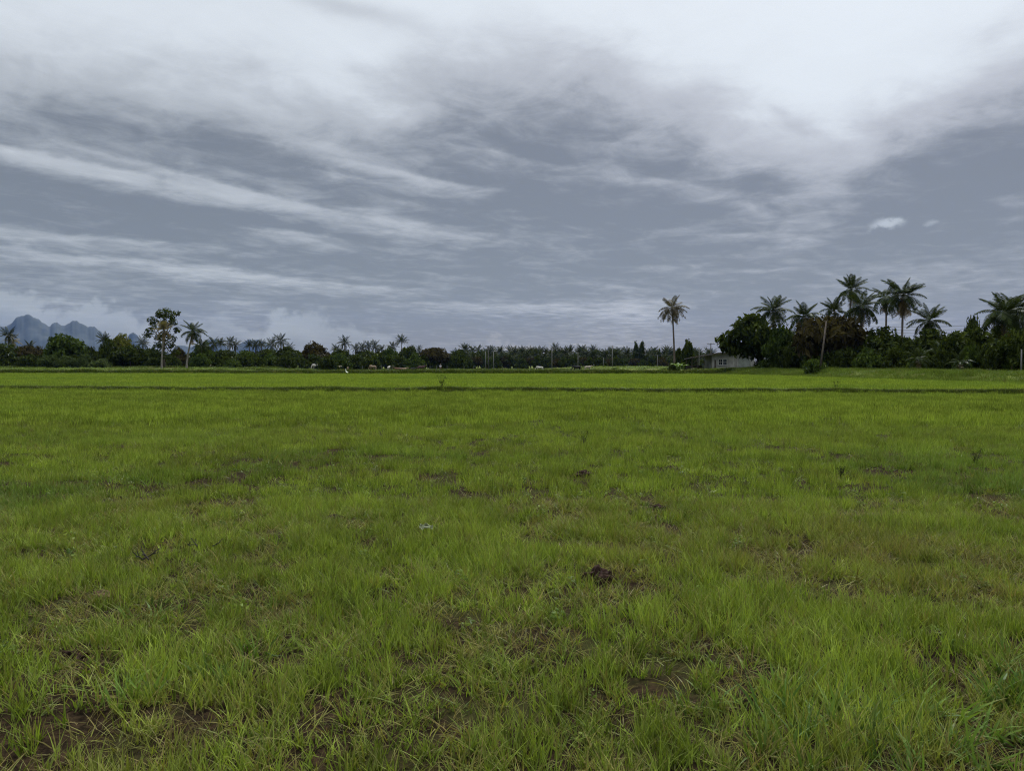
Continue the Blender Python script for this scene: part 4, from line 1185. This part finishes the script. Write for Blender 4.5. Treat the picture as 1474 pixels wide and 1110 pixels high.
# person walking along the dike
M['skin'] = solid('skin', (0.20, 0.11, 0.07), 0.6, 6.0, 0.1)
M['shirt'] = solid('shirt', (0.34, 0.36, 0.36), 0.9, 6.0, 0.15)
M['trousers'] = solid('trousers', (0.020, 0.025, 0.022), 0.9, 6.0, 0.2)
M['hat'] = solid('hat', (0.16, 0.14, 0.11), 0.9, 6.0, 0.2)
def person():
    d = 172; p = at(634, 535, d); gz = hz(p.x, d)
    root = empty('person', (p.x, d, gz), R(70)); tag(root, 'person in a pale shirt and dark trousers walking along the grassy dike', 'person')
    V = [(0, 0, .95), (0, 0, 1.15), (0.04, 0, 1.36), (0.06, 0, 1.48), (0.10, 0, 1.60), (0.12, 0, 1.70)]
    Rr = [(.15, .12), (.14, .11), (.17, .12), .055, (.085, .10), (.075, .09)]
    E = [(0, 1), (1, 2), (2, 3), (3, 4), (4, 5)]
    def ch(q, pts, rr):
        for a, b_ in zip(pts, rr): V.append(a); Rr.append(b_); E.append((q, len(V) - 1)); q = len(V) - 1
        return q
    for s_, fw in ((-1, .30), (1, -.28)):
        ch(0, [(fw * .25, .10 * s_, .82), (fw * .65, .10 * s_, .50), (fw * 1.0 - .10, .10 * s_, .12), (fw, .10 * s_, .05), (fw + .16, .11 * s_, .03)], [.10, .07, .05, .045, .035])
        h_ = ch(2, [(.02, .20 * s_, 1.36), (-fw * .3, .25 * s_, 1.12), (-fw * .6 + .10, .24 * s_, .90), (-fw * .7 + .14, .24 * s_, .82)], [.06, .048, .038, .04])
        x0, y0, z0 = V[h_]
        for k in range(4):
            yy = y0 + (-.03 + .02 * k); ch(h_, [(x0 + .01, yy, z0 - .06), (x0 + .035, yy, z0 - (.10 + .008 * (k in (1, 2))))], [.010, .008])
        ch(h_, [(x0 + .05, y0 - .02 * s_, z0 - .01), (x0 + .07, y0 - .02 * s_, z0 - .04)], [.011, .009])
    inst('body', skin_mesh('body', V, E, Rr, 1), root).data.materials.append(M['skin'])
    sv = [(0, 0, .92), (0, 0, 1.15), (0.04, 0, 1.36), (0.05, 0, 1.45)]; sr = [(.175, .14), (.17, .135), (.195, .145), (.08, .08)]; se = [(0, 1), (1, 2), (2, 3)]
    for s_, fw in ((-1, .30), (1, -.28)):
        sv += [(.02, .21 * s_, 1.36), (-fw * .22, .245 * s_, 1.18)]; sr += [(.085, .085), (.07, .07)]; se += [(2, len(sv) - 2), (len(sv) - 2, len(sv) - 1)]
    inst('shirt', skin_mesh('shirt', sv, se, sr, 1), root).data.materials.append(M['shirt'])
    tv = [(0, 0, .93)]; tr = [(.165, .135)]; te = []
    for s_, fw in ((-1, .30), (1, -.28)):
        b_ = len(tv); tv += [(fw * .25, .10 * s_, .80), (fw * .65, .10 * s_, .50), (fw * 1.0 - .09, .10 * s_, .14)]; tr += [.115, .085, .068]; te += [(0, b_), (b_, b_ + 1), (b_ + 1, b_ + 2)]
    inst('trousers', skin_mesh('trousers', tv, te, tr, 1), root).data.materials.append(M['trousers'])
    MB().tube([(.11, 0, 1.70), (.115, 0, 1.715), (.12, 0, 1.80)], [.19, .10, .08], 12).build('hat', M['hat'], root, True)
person()

# white egret on the far dike
M['feather'] = solid('white_feather', (0.75, 0.75, 0.72), 0.9, 5.0, 0.05)
def egret():
    d = 118; p = at(499, 542, d); gz = hz(p.x, d)
    root = empty('egret', (p.x, d, gz), R(150)); tag(root, 'small white egret standing in the green paddy below the pale cows', 'bird')
    V = [(-.28, 0, .40), (-.10, 0, .46), (.08, 0, .52), (.16, 0, .68), (.12, 0, .80), (.18, 0, .90), (.25, 0, .90)]
    inst('body', skin_mesh('body', V, [(i, i + 1) for i in range(6)], [.03, .09, .085, .035, .026, .035, .02], 1), root).data.materials.append(M['feather'])
    MB().tube([(.25, 0, .90), (.40, 0, .88)], [.014, .004], 5).build('beak', M['horn'], root)
    for s_ in (-1, 1): MB().tube([(0, .035 * s_, .42), (-.02, .035 * s_, .22), (0, .035 * s_, 0)], .012, 5).build('leg', M['wire'], root)
egret()
# ================================================================== GRASS
def blade_clump(name, n, rad, lmin, lmax, wid, mat, seed, lean=0.35, segs=3, flat=0.0, broad=1.0):
    """a tuft of bent tapering blades"""
    g = np.random.default_rng(seed); V = []; Fc = []; T = []
    for i in range(n):
        a = g.uniform(0, 6.283); r = rad * math.sqrt(g.random())
        p = np.array([r * math.cos(a), r * math.sin(a), -0.01])
        L = g.uniform(lmin, lmax); w0 = wid * g.uniform(0.7, 1.3)
        da = g.normal(0, 1.2) + a; ln = abs(g.normal(lean, lean * 0.5)) + flat
        dirh = np.array([math.cos(da), math.sin(da), 0]); side0 = np.array([-math.sin(da), math.cos(da), 0])
        tw = g.uniform(-0.9, 0.9); side = side0 * math.cos(tw) + dirh * math.sin(tw)
        b = len(V); tn = np.clip(g.normal(0.5, 0.22), 0, 1); dry = 1.0 if g.random() < 0.11 else (g.random() * 0.3)
        curl = g.uniform(0.3, 1.1)
        for s in range(segs + 1):
            q = s / segs
            ang = ln * (0.35 + curl * q)
            if s: p = p + (dirh * math.sin(ang) + np.array([0, 0, 1.0]) * math.cos(ang)) * (L / segs)
            ww = w0 * (1 - q ** 2.2) * (0.65 + 0.7 * math.sin(math.pi * min(q + 0.15, 1)) * broad) * 0.5
            if s < segs: V += [p - side * ww, p + side * ww]; T += [(tn, q, dry * (q > .6))] * 2
            else: V.append(p); T.append((tn, 1.0, dry))
        for s in range(segs - 1): Fc.append((b + 2 * s, b + 2 * s + 1, b + 2 * s + 3, b + 2 * s + 2))
        Fc.append((b + 2 * segs - 2, b + 2 * segs - 1, b + 2 * segs))
    me = bpy.data.meshes.new(name); me.from_pydata([tuple(x) for x in V], [], Fc); me.materials.append(mat)
    arr = np.ones((len(V), 4), np.float32); arr[:, :3] = np.array(T)
    me.color_attributes.new('tone', 'FLOAT_COLOR', 'POINT').data.foreach_set('color', arr.ravel()); me.update()
    return bpy.data.objects.new(name, me)

FRESH_A, FRESH_B = (0.068, 0.108, 0.011), (0.240, 0.310, 0.046)
STRAW, BLUISH = (0.150, 0.115, 0.045), (0.060, 0.112, 0.026)
M['rice'] = leaf_mat('rice_blade', FRESH_A, FRESH_B, 0.32, 0.025, 0.9, True, STRAW, BLUISH)
M['weed'] = leaf_mat('weed_blade', (0.018, 0.030, 0.006), (0.058, 0.082, 0.014), 0.25, 0.02, 0.5, True, (0.14, 0.125, 0.05), (0.10, 0.14, 0.03))
M['creeper'] = leaf_mat('creeper_leaf', (0.055, 0.088, 0.012), (0.100, 0.145, 0.024), 0.3, 0.02, 0.4, True, (0.15, 0.14, 0.05), (0.03, 0.05, 0.012))

def leaf_clump(name, n, rad, hgt, size, mat, seed):
    g = np.random.default_rng(seed); V = []; Fc = []; T = []
    for i in range(n):
        a = g.uniform(0, 6.283); r = rad * math.sqrt(g.random()); z = hgt * (1 - (r / rad) ** 2 * 0.7) * g.uniform(0.35, 1.0)
        c = np.array([r * math.cos(a), r * math.sin(a), z]); nr = np.array([g.normal(0, .5), g.normal(0, .5) - .25, 1.0]); nr /= np.linalg.norm(nr)
        u = np.cross(nr, g.normal(size=3)); u /= np.linalg.norm(u); v = np.cross(nr, u); s = size * g.uniform(.6, 1.4); b = len(V); tn = np.clip(g.normal(.5, .25), 0, 1)
        V += [c - u * s, c + v * s * .6 - nr * s * .15, c + u * s, c - v * s * .6 - nr * s * .15]; T += [(tn, 0, 0)] * 4; Fc += [(b, b + 1, b + 2), (b, b + 2, b + 3)]
    me = bpy.data.meshes.new(name); me.from_pydata([tuple(x) for x in V], [], Fc); me.materials.append(mat)
    arr = np.ones((len(V), 4), np.float32); arr[:, :3] = np.array(T)
    me.color_attributes.new('tone', 'FLOAT_COLOR', 'POINT').data.foreach_set('color', arr.ravel()); me.update()
    return bpy.data.objects.new(name, me)
def scatter(name, variants, pts, rot, scl, var, tint, label, cat):
    """one object of uncountable growth: points with instances of a few tuft meshes"""
    coll = bpy.data.collections.new(name + '_tufts')
    for v in variants: coll.objects.link(v)
    order = sorted(range(len(variants)), key=lambda i: variants[i].name)
    remap = np.empty(len(variants), int)
    for pos, i in enumerate(order): remap[i] = pos
    me = bpy.data.meshes.new(name); N = len(pts)
    me.vertices.add(N); me.vertices.foreach_set('co', np.asarray(pts, np.float32).ravel())
    def attr(nm, ty, arr, fld):
        a = me.attributes.new(nm, ty, 'POINT'); a.data.foreach_set(fld, np.ascontiguousarray(arr).ravel())
    attr('rot', 'FLOAT_VECTOR', rot.astype(np.float32), 'vector'); attr('scl', 'FLOAT_VECTOR', scl.astype(np.float32), 'vector')
    attr('pick', 'INT', remap[var].astype(np.int32), 'value'); attr('tint', 'FLOAT_VECTOR', tint.astype(np.float32), 'vector')
    o = bpy.data.objects.new(name, me); COL.objects.link(o)
    ng = bpy.data.node_groups.new(name, 'GeometryNodeTree')
    ng.interface.new_socket('Geometry', in_out='INPUT', socket_type='NodeSocketGeometry')
    ng.interface.new_socket('Geometry', in_out='OUTPUT', socket_type='NodeSocketGeometry')
    N_ = ng.nodes; L_ = ng.links
    gi, go = N_.new('NodeGroupInput'), N_.new('NodeGroupOutput')
    ci = N_.new('GeometryNodeCollectionInfo'); ci.inputs['Collection'].default_value = coll
    ci.inputs['Separate Children'].default_value = True; ci.inputs['Reset Children'].default_value = True
    ip = N_.new('GeometryNodeInstanceOnPoints'); ip.inputs['Pick Instance'].default_value = True
    def named(nm, ty):
        x = N_.new('GeometryNodeInputNamedAttribute'); x.data_type = ty; x.inputs['Name'].default_value = nm
        return next(s for s in x.outputs if s.enabled and s.name == 'Attribute')
    L_.new(gi.outputs[0], ip.inputs['Points']); L_.new(ci.outputs[0], ip.inputs['Instance'])
    L_.new(named('pick', 'INT'), ip.inputs['Instance Index'])
    er = N_.new('FunctionNodeEulerToRotation'); L_.new(named('rot', 'FLOAT_VECTOR'), er.inputs[0]); L_.new(er.outputs[0], ip.inputs['Rotation'])
    L_.new(named('scl', 'FLOAT_VECTOR'), ip.inputs['Scale'])
    L_.new(ip.outputs[0], go.inputs[0])
    md = o.modifiers.new('growth', 'NODES'); md.node_group = ng
    tag(o, label, cat, kind='stuff')
    return o

def wedge(d0, d1, dens, margin=2.5, half=0.66):
    """random points in the camera's ground wedge between two distances"""
    area = half * (d1 * d1 - d0 * d0) + 2 * margin * (d1 - d0)
    n_ = int(area * dens)
    y = np.sqrt(rng.random(n_) * (d1 * d1 - d0 * d0) + d0 * d0)
    x = (rng.random(n_) * 2 - 1) * (half * y + margin)
    return x, y
def pack(x, y, lean=0.12):
    n_ = len(x)
    rot = np.stack([rng.normal(0, lean, n_), rng.normal(0, lean, n_), rng.random(n_) * 6.283], 1)
    return np.stack([x, y, height(x, y)], 1), rot

CLODS = [(862, 838, 0.125), (948, 738, 0.10), (842, 689, 0.15), (482, 752, 0.09), (143, 862, 0.08), (1352, 925, 0.07), (100, 955, 0.07)]
CW = []
for px, py, r in CLODS:
    dd = 1.6 * F / (py - 525.0); CW.append(((px - 737) / F * dd, dd, r))
def patch_fields(x, y):
    """how thin, dry, dark and tall the growth is from place to place"""
    thin = 0.18 * fbm(x * 0.75, y * 0.75, 51, 4) + 0.82 * fbm(x * 3.4, y * 3.0, 55, 3); dry = fbm(x * 0.42 + 5, y * 0.42, 61, 4); blue = fbm(x * 0.30, y * 0.30 + 7, 71, 4); tall = fbm(x * 0.55, y * 0.55, 81, 3)
    fine = 0.6 * vnoise(x * 2.6, y * 2.6, 91) + 0.4 * vnoise(x * 6.3 + 4, y * 6.3, 92)
    return thin, dry, blue, tall, fine
def pits(x, y):
    """small bare hollows of damp soil all over the field"""
    a = sstep(fbm(x * 1.6 + 31, y * 1.2, 141, 3), 0.69, 0.78) * 0.9 * sstep(y, 4.5, 7.0); b = sstep(fbm(x * 4.6, y * 3.4 + 7, 151, 2), 0.64, 0.76) * 0.95
    return np.maximum(a, b)
def grow(d0, d1, dens, k0, nk, hs, ws, bare=0.40):
    x, y = wedge(d0, d1, dens)
    keep = y < bund1_y(x) - 0.35
    x, y = x[keep], y[keep]
    thin, dry, blue, tall, fine = patch_fields(x, y)
    fade = 1 - 0.45 * sstep(y, 8, 34)                      # gaps close up as one looks along the field
    p = sstep(thin * 0.55 + fine * 0.45, bare - 0.09, bare + 0.13)
    p = 1 - (1 - p) * fade
    hole = np.zeros_like(x)
    for cx_, cy_, r in CW:
        c0 = np.exp(-(((x - cx_) ** 2 + (y - cy_) ** 2) / (r * 1.3 + .06) ** 2) ** 2)
        c1 = np.exp(-(((x - cx_ * (1 - .45 / cy_)) / (r + .07)) ** 2 + ((y - cy_ + .50) / .50) ** 2) ** 2) * .8
        hole = np.maximum(hole, np.maximum(c0, c1))
    pit = pits(x, y)
    hole = np.maximum(hole, pit)
    keep = (rng.random(len(x)) < p) & (rng.random(len(x)) > hole)
    keep2 = keep
    x, y, thin, dry, blue, tall = x[keep], y[keep], thin[keep], dry[keep], blue[keep], tall[keep]
    n_ = len(x); pts, rot = pack(x, y)
    h = (0.62 + 0.30 * tall + 0.42 * fine[keep2]) * (0.72 + 0.56 * rng.random(n_)) * hs * (0.75 + 0.5 * sstep(thin, 0.35, 0.6))
    scl = np.stack([ws * (0.8 + 0.4 * rng.random(n_))] * 2 + [h], 1)
    nearc = 1 - 0.85 * sstep(y, 5, 16)
    tint = np.stack([np.clip(sstep(dry, 0.54, 0.76) * 0.5 * nearc + (rng.random(n_) < 0.10) * 0.6 * nearc + rng.random(n_) * 0.10, 0, 1),
                     np.clip(sstep(blue, 0.52, 0.72) * 0.7 + rng.random(n_) * 0.25, 0, 1) * (1 - 0.85 * sstep(y, 6, 20)),
                     np.clip(0.5 + 0.26 * rng.normal(size=n_) + 0.6 * (tall - 0.5) + 0.5 * (fine[keep2] - 0.5), 0, 1)], 1)
    return pts, rot, scl, k0 + rng.integers(0, nk, n_), tint
V_ = [blade_clump('tuft_%02d' % i, 11, 0.040, 0.08, 0.25, 0.0052, M['rice'], 100 + i, 0.42) for i in range(6)]
V_ += [blade_clump('tuft_%02d' % (6 + i), 16, 0.095, 0.08, 0.24, 0.0075, M['rice'], 200 + i, 0.42, 3) for i in range(4)]
V_ += [blade_clump('tuft_%02d' % (10 + i), 26, 0.22, 0.08, 0.25, 0.014, M['rice'], 300 + i, 0.40, 2) for i in range(4)]
V_ += [blade_clump('tuft_%02d' % (14 + i), 34, 0.55, 0.10, 0.27, 0.026, M['rice'], 400 + i, 0.36, 2) for i in range(4)]
V_ += [blade_clump('tuft_%02d' % (18 + i), 9, 0.05, 0.10, 0.22, 0.0038, M['rice'], 500 + i, 0.5, 3, 0.75) for i in range(3)]      # straw lying over
V_ += [blade_clump('tuft_%02d' % (21 + i), 10, 0.05, 0.12, 0.26, 0.0085, M['rice'], 600 + i, 0.65, 4, 0.15, 1.1) for i in range(3)]  # broad-bladed grass
V_ += [leaf_clump('tuft_%02d' % (24 + i), 22, 0.055, 0.09, 0.014, M['rice'], 650 + i) for i in range(3)]      # round-leaved weeds
parts_ = [grow(1.2, 9.0, 430, 0, 6, 0.54, 0.9, 0.41), grow(9.0, 20.0, 170, 6, 4, 0.66, 0.85, 0.47), grow(20, 54, 40, 10, 4, 0.72, 0.85, 0.43)]
# second paddy
x, y = wedge(40, 132, 4.2, 4)
kp = (y > bund1_y(x) + 0.5) & (y < bund2_y(x) - 0.6) & (x < bank_x(y) - 0.3)
x, y = x[kp], y[kp]; pts, rot = pack(x, y, 0.06); n_ = len(x)
tn = fbm(x * 0.10, y * 0.22, 7, 4)
parts_.append((pts, rot, np.stack([np.full(n_, 1.0)] * 2 + [0.8 + 0.5 * rng.random(n_)], 1), 14 + rng.integers(0, 4, n_),
               np.stack([rng.random(n_) * 0.12, sstep(tn, .5, .7) * 0.35, np.clip(0.58 + 0.16 * rng.normal(size=n_), 0, 1)], 1)))
# short growth between the tufts
for d0, d1, dn, k0, nk in ((1.2, 9, 100, 0, 6), (9, 22, 30, 6, 4)):
    x, y = wedge(d0, d1, dn); kp = rng.random(len(x)) > pits(x, y); x, y = x[kp], y[kp]; thin, dry, blue, tall, fine = patch_fields(x, y); pts, rot = pack(x, y, 0.25); n_ = len(x)
    parts_.append((pts, rot, np.stack([0.9 + 0.4 * rng.random(n_)] * 2 + [0.22 + 0.28 * rng.random(n_)], 1), k0 + rng.integers(0, nk, n_),
                   np.stack([np.clip(rng.random(n_) * 0.5 + sstep(dry, .45, .65) * .5, 0, 1), rng.random(n_) * 0.6, np.clip(rng.normal(0.35, 0.2, n_), 0, 1)], 1)))
# straw lying on the soil
x, y = wedge(1.2, 9, 160); kp = rng.random(len(x)) > pits(x, y) * .5; x, y = x[kp], y[kp]; thin, dry, blue, tall, fine = patch_fields(x, y)
kp = rng.random(len(x)) < np.clip(0.15 + sstep(0.52 - thin, -0.08, 0.10) * 0.7 + sstep(dry, .5, .7) * .4, 0, 1)
x, y = x[kp], y[kp]; pts, rot = pack(x, y, 0.35); n_ = len(x)
parts_.append((pts, rot, np.stack([0.7 + 0.5 * rng.random(n_)] * 2 + [0.4 + 0.4 * rng.random(n_)], 1), 18 + rng.integers(0, 3, n_),
               np.stack([0.55 + 0.45 * rng.random(n_), rng.random(n_) * 0.1, np.clip(rng.normal(0.45, 0.25, n_), 0, 1)], 1)))
# broad-bladed bluish grass, thickest towards the lower right
x, y = wedge(1.2, 11, 80); b2 = fbm(x * 0.5 + 9, y * 0.5, 123, 3) - 0.30 * sstep(y, 3.8, 6.0) + 0.36 * np.exp(-(((x - 1.8) / 1.0) ** 2 + ((y - 3.4) / 0.9) ** 2)) + 0.12 * np.exp(-(((x + 0.4) / .8) ** 2 + ((y - 3.1) / .5) ** 2))
kp = rng.random(len(x)) < sstep(b2, 0.54, 0.74) * 0.95
x, y, b2 = x[kp], y[kp], b2[kp]; pts, rot = pack(x, y, 0.15); n_ = len(x)
parts_.append((pts, rot, np.stack([0.8 + 0.5 * rng.random(n_)] * 2 + [0.5 + 0.6 * rng.random(n_)], 1), 21 + rng.integers(0, 3, n_),
               np.stack([rng.random(n_) * 0.15, 0.6 + 0.4 * rng.random(n_), np.clip(rng.normal(0.5, 0.2, n_), 0, 1)], 1)))
# small round-leaved weeds between the shoots
x, y = wedge(1.2, 12, 5); kp = rng.random(len(x)) < sstep(fbm(x * 0.9 + 3, y * 0.9, 171, 3), 0.45, 0.65); x, y = x[kp], y[kp]; pts, rot = pack(x, y, 0.2); n_ = len(x)
parts_.append((pts, rot, np.stack([0.7 + 0.7 * rng.random(n_)] * 2 + [0.6 + 0.9 * rng.random(n_)], 1), 24 + rng.integers(0, 3, n_),
               np.stack([rng.random(n_) * 0.25, rng.random(n_) * 0.8, np.clip(rng.normal(0.35, 0.2, n_), 0, 1)], 1)))
cat_ = [np.concatenate([p[i] for p in parts_]) for i in range(5)]
scatter('paddy_grass', V_, *cat_, 'young yellow-green rice grass with straw and bare gaps covering the flat field', 'grass')
print('grass tufts', len(cat_[0]))

# weeds on the dikes and the rough ground beyond
Wd = [blade_clump('weed_%02d' % i, 26, 0.20, 0.14, 0.42, 0.012, M['weed'], 700 + i, 0.5, 3, 0.0, 1.1) for i in range(4)]
Wd += [blade_clump('weed_%02d' % (4 + i), 34, 0.60, 0.20, 0.50, 0.045, M['weed'], 800 + i, 0.45, 2) for i in range(4)]
P_list = []
def dike(fy, half_w, n_, kx, k0, hs, xr, dens_noise, light=0.0):
    x = (rng.random(n_) * 2 - 1) * xr; y = fy(x) + rng.normal(0, half_w, n_)
    kp = (rng.random(n_) < sstep(fbm(x * 0.22, y * 0.0 + 3, dens_noise, 3), 0.04, 0.26)) & (np.abs(x) < 0.70 * y + 4)
    if fy is not bund1_y: kp &= x < bank_x(y) + 2
    x, y = x[kp], y[kp]; pts, rot = pack(x, y, .12); m_ = len(x)
    tl = 0.55 + 0.9 * fbm(x * 0.3, y * 0.3, dens_noise + 4, 3)
    P_list.append((pts, rot, np.stack([0.8 + 0.5 * rng.random(m_)] * 2 + [hs * tl * (0.7 + 0.6 * rng.random(m_))], 1), k0 + rng.integers(0, kx, m_),
                   np.stack([(rng.random(m_) < .08) * .7, light + rng.random(m_) * .25, np.clip(rng.normal(.5, .2, m_), 0, 1)], 1)))
dike(bund1_y, 0.26, 10000, 4, 0, 0.38, 52, 5)
dike(bund2_y, 0.5, 7000, 4, 4, 0.9, 110, 15)
for i, (y0, sl, hh) in enumerate(FAR_BUNDS):
    dike(lambda x, y0=y0, sl=sl: y0 + sl * x + 1.5 * np.sin(x * .04), 0.8, 5000, 4, 4, 0.50, 150, 25 + i, 0.1)
x, y = wedge(130, 250, 0.75, 6)
kp = (y > bund2_y(x) + 1)
x, y = x[kp], y[kp]; pts, rot = pack(x, y, .1); n_ = len(x); tn = fbm(x * .05, y * .12, 33, 4)
P_list.append((pts, rot, np.stack([1.4 + 0.8 * rng.random(n_)] * 2 + [0.20 + 0.45 * rng.random(n_)], 1), 4 + rng.integers(0, 4, n_),
               np.stack([sstep(tn, .5, .7) * .5, 0.35 + 0.65 * rng.random(n_), np.clip(rng.normal(.6, .2, n_), 0, 1)], 1)))
cat_ = [np.concatenate([p[i] for p in P_list]) for i in range(5)]
scatter('weeds', Wd, *cat_, 'dark weedy grass growing along the low dikes and rough pasture beyond', 'weeds')

# leafy creepers over the raised right-hand bank
Cr = [leaf_clump('creeper_%02d' % i, 80, 0.55, 0.42, 0.075, M['creeper'], 900 + i) for i in range(4)]
Cr += [blade_clump('creeper_%02d' % (4 + i), 26, 0.35, 0.25, 0.55, 0.016, M['creeper'], 950 + i, 0.5, 3) for i in range(2)]
n_ = 9000
y = 48 + rng.random(n_) ** 0.8 * 86; x = bank_x(y) - 1.0 + rng.random(n_) ** 1.3 * 12.0
kp = x < 0.72 * y + 5
x, y = x[kp], y[kp]; pts, rot = pack(x, y, .2); n_ = len(x); tn = fbm(x * .25, y * .25, 133, 3)
scatter('bank_growth', Cr, pts, rot, np.stack([0.8 + 0.7 * rng.random(n_)] * 2 + [(0.10 + 1.7 * tn ** 1.4) * (0.7 + .6 * rng.random(n_))], 1), np.where(rng.random(n_) < .0, rng.integers(0, 4, n_), rng.integers(4, 6, n_)),
        np.stack([(rng.random(n_) < .06) * .7, sstep(tn, .55, .75) * .6 * (rng.random(n_) < .7), np.clip(rng.normal(.5, .2, n_), 0, 1)], 1),
        'light green leafy creepers and tall grass covering the raised right-hand bank', 'undergrowth')

# ================================================================== SMALL THINGS IN THE FIELD
M['clod'] = solid('clod', (0.022, 0.012, 0.009), 0.95, 30.0, 0.5, 0.1)
M['clod_pale'] = solid('clod_pale', (0.075, 0.048, 0.030), 0.95, 30.0, 0.4, 0.1)
M['twig'] = solid('twig', (0.022, 0.018, 0.016), 0.9, 10.0, 0.3)
CL = {0: 'dark reddish soil mound, nearest of the three near the field centre', 1: 'dark reddish burrow-like soil mound in the middle of the three across the field centre',
      2: 'low brown soil mound, farthest of three in the field centre', 3: 'dark flattened soil patch left of the field centre among taller grass', 4: 'pale brown soil clod in a bare gap at the left'}
def clod(x, y, r, i):
    bm = bmesh.new(); bmesh.ops.create_icosphere(bm, subdivisions=4, radius=1.0); g = random.Random(i)
    ox = g.uniform(0, 50)
    for v in bm.verts:
        k = 0.45 + 1.0 * float(fbm(np.array([v.co.x * 2.6 + ox]), np.array([v.co.y * 2.6 + v.co.z * 2.3]), i, 4)[0])
        v.co = Vector((v.co.x * r * 1.25 * k, v.co.y * r * k * .9, v.co.z * r * (1.0 if i == 0 else .66) * k))
    me = bpy.data.meshes.new('soil_clod'); bm.to_mesh(me); bm.free()
    o = mesh_link('soil_clod', me, M['clod_pale' if i in (4, 9) else 'clod'], smooth=False)
    o.location = (x, y, hz(x, y) + r * .05)
    if i in CL: tag(o, CL[i], 'soil mound')
    else: tag(o, 'small brown soil clod showing in a gap in the grass', 'soil clod', 'small soil clods in gaps of the grass')
for i, (x, y, r) in enumerate(CW): clod(x, y, r * .8, i)

def weed_plant(px, py, h_px, label, seed, n_=9):
    d = 1.6 * F / (py - 525.0); x = (px - 737) / F * d; h = h_px * d / F; g = random.Random(seed)
    root = empty('weed_plant', (x, d, hz(x, d))); tag(root, label, 'weed')
    mb = MB(); tips = []
    for i in range(n_):
        a = g.uniform(0, 6.28); l = h * g.uniform(.6, 1.0); t_ = Vector((math.cos(a) * l * .3, math.sin(a) * l * .3, l))
        mb.tube([(0, 0, -.02), t_ * .5 + Vector((0, 0, .05 * l)), t_], [.004 + .004 * h, .003 + .003 * h, .002], 4); tips.append(t_)
    mb.build('stem', M['twig'], root)
    lob = [(t_.x * q, t_.y * q, t_.z * q, h * .14, h * .14, h * .14) for t_ in tips for q in (.5, .95)]
    inst('foliage', crown_mesh('foliage', lob, 14 * n_, h * .05, seed, M['leaf_dark'], .9), root)
weed_plant(1212, 692, 19, 'dark bushy weed standing above the grass right of centre', 1, 22)
weed_plant(1406, 675, 26, 'tall thin dark weed near the right side of the near field', 2, 6)
weed_plant(841, 640, 22, 'thin dark weed standing in the far part of the near field', 3, 6)
weed_plant(635, 566, 22, 'tall thin weed growing from the nearest dike left of centre', 5, 6)
weed_plant(1204, 568, 14, 'small dark weed sticking up at the nearest dike on the right', 6, 6)

def twigs(px, py, w_px, label, seed):
    d = 1.6 * F / (py - 525.0); x = (px - 737) / F * d; L = w_px * d / F; g = random.Random(seed)
    mb = MB()
    def br(p, a, el, l, r, k):
        e_ = p + Vector((math.cos(a) * math.cos(el), math.sin(a) * math.cos(el), math.sin(el))) * l
        m_ = p.lerp(e_, .5) + Vector((g.uniform(-1, 1), g.uniform(-1, 1), g.uniform(-.3, 1))) * l * .10
        mb.tube([p, m_, e_], [r, r * .8, r * .5], 5)
        if k: 
            for j in range(3): br(p.lerp(e_, g.uniform(.3, .95)), a + g.uniform(-1.1, 1.1), el + g.uniform(-.5, .6), l * .5, r * .6, k - 1)
    for j in range(3): br(Vector((g.uniform(-.1, .1), 0, .05)), j * 2.2 + .3, R(28), L * .5, .006, 2)
    o = mb.build('dry_branch', M['twig']); o.location = (x, d, hz(x, d) + .02); tag(o, label, 'branch')
twigs(215, 822, 40, 'dark broken branch lying in the grass at the left', 1)
twigs(288, 800, 24, 'thin dark upright twig right of the broken branch', 2)

def scrap():
    d = 1.6 * F / (778 - 525.0); x = (611 - 737) / F * d; g = np.random.default_rng(4)
    k = 7; v = []; f = []
    for j in range(k):
        for i in range(k): v.append(((i / (k - 1) - .5) * .12 + g.normal(0, .006), (j / (k - 1) - .5) * .05 + g.normal(0, .006), .05 + abs(g.normal(0, .016))))
    for j in range(k - 1):
        for i in range(k - 1): a = j * k + i; f.append((a, a + 1, a + k + 1, a + k))
    o = mesh_obj('paper_scrap', v, f, solid('scrap', (.24, .26, .17), .8, 20, .15)); o.location = (x, d, hz(x, d) + .05); o.rotation_euler = (.5, .1, .3)
    so = o.modifiers.new('thick', 'SOLIDIFY'); so.thickness = .002
    tag(o, 'crumpled whitish scrap caught in the grass left of centre', 'scrap')
scrap()
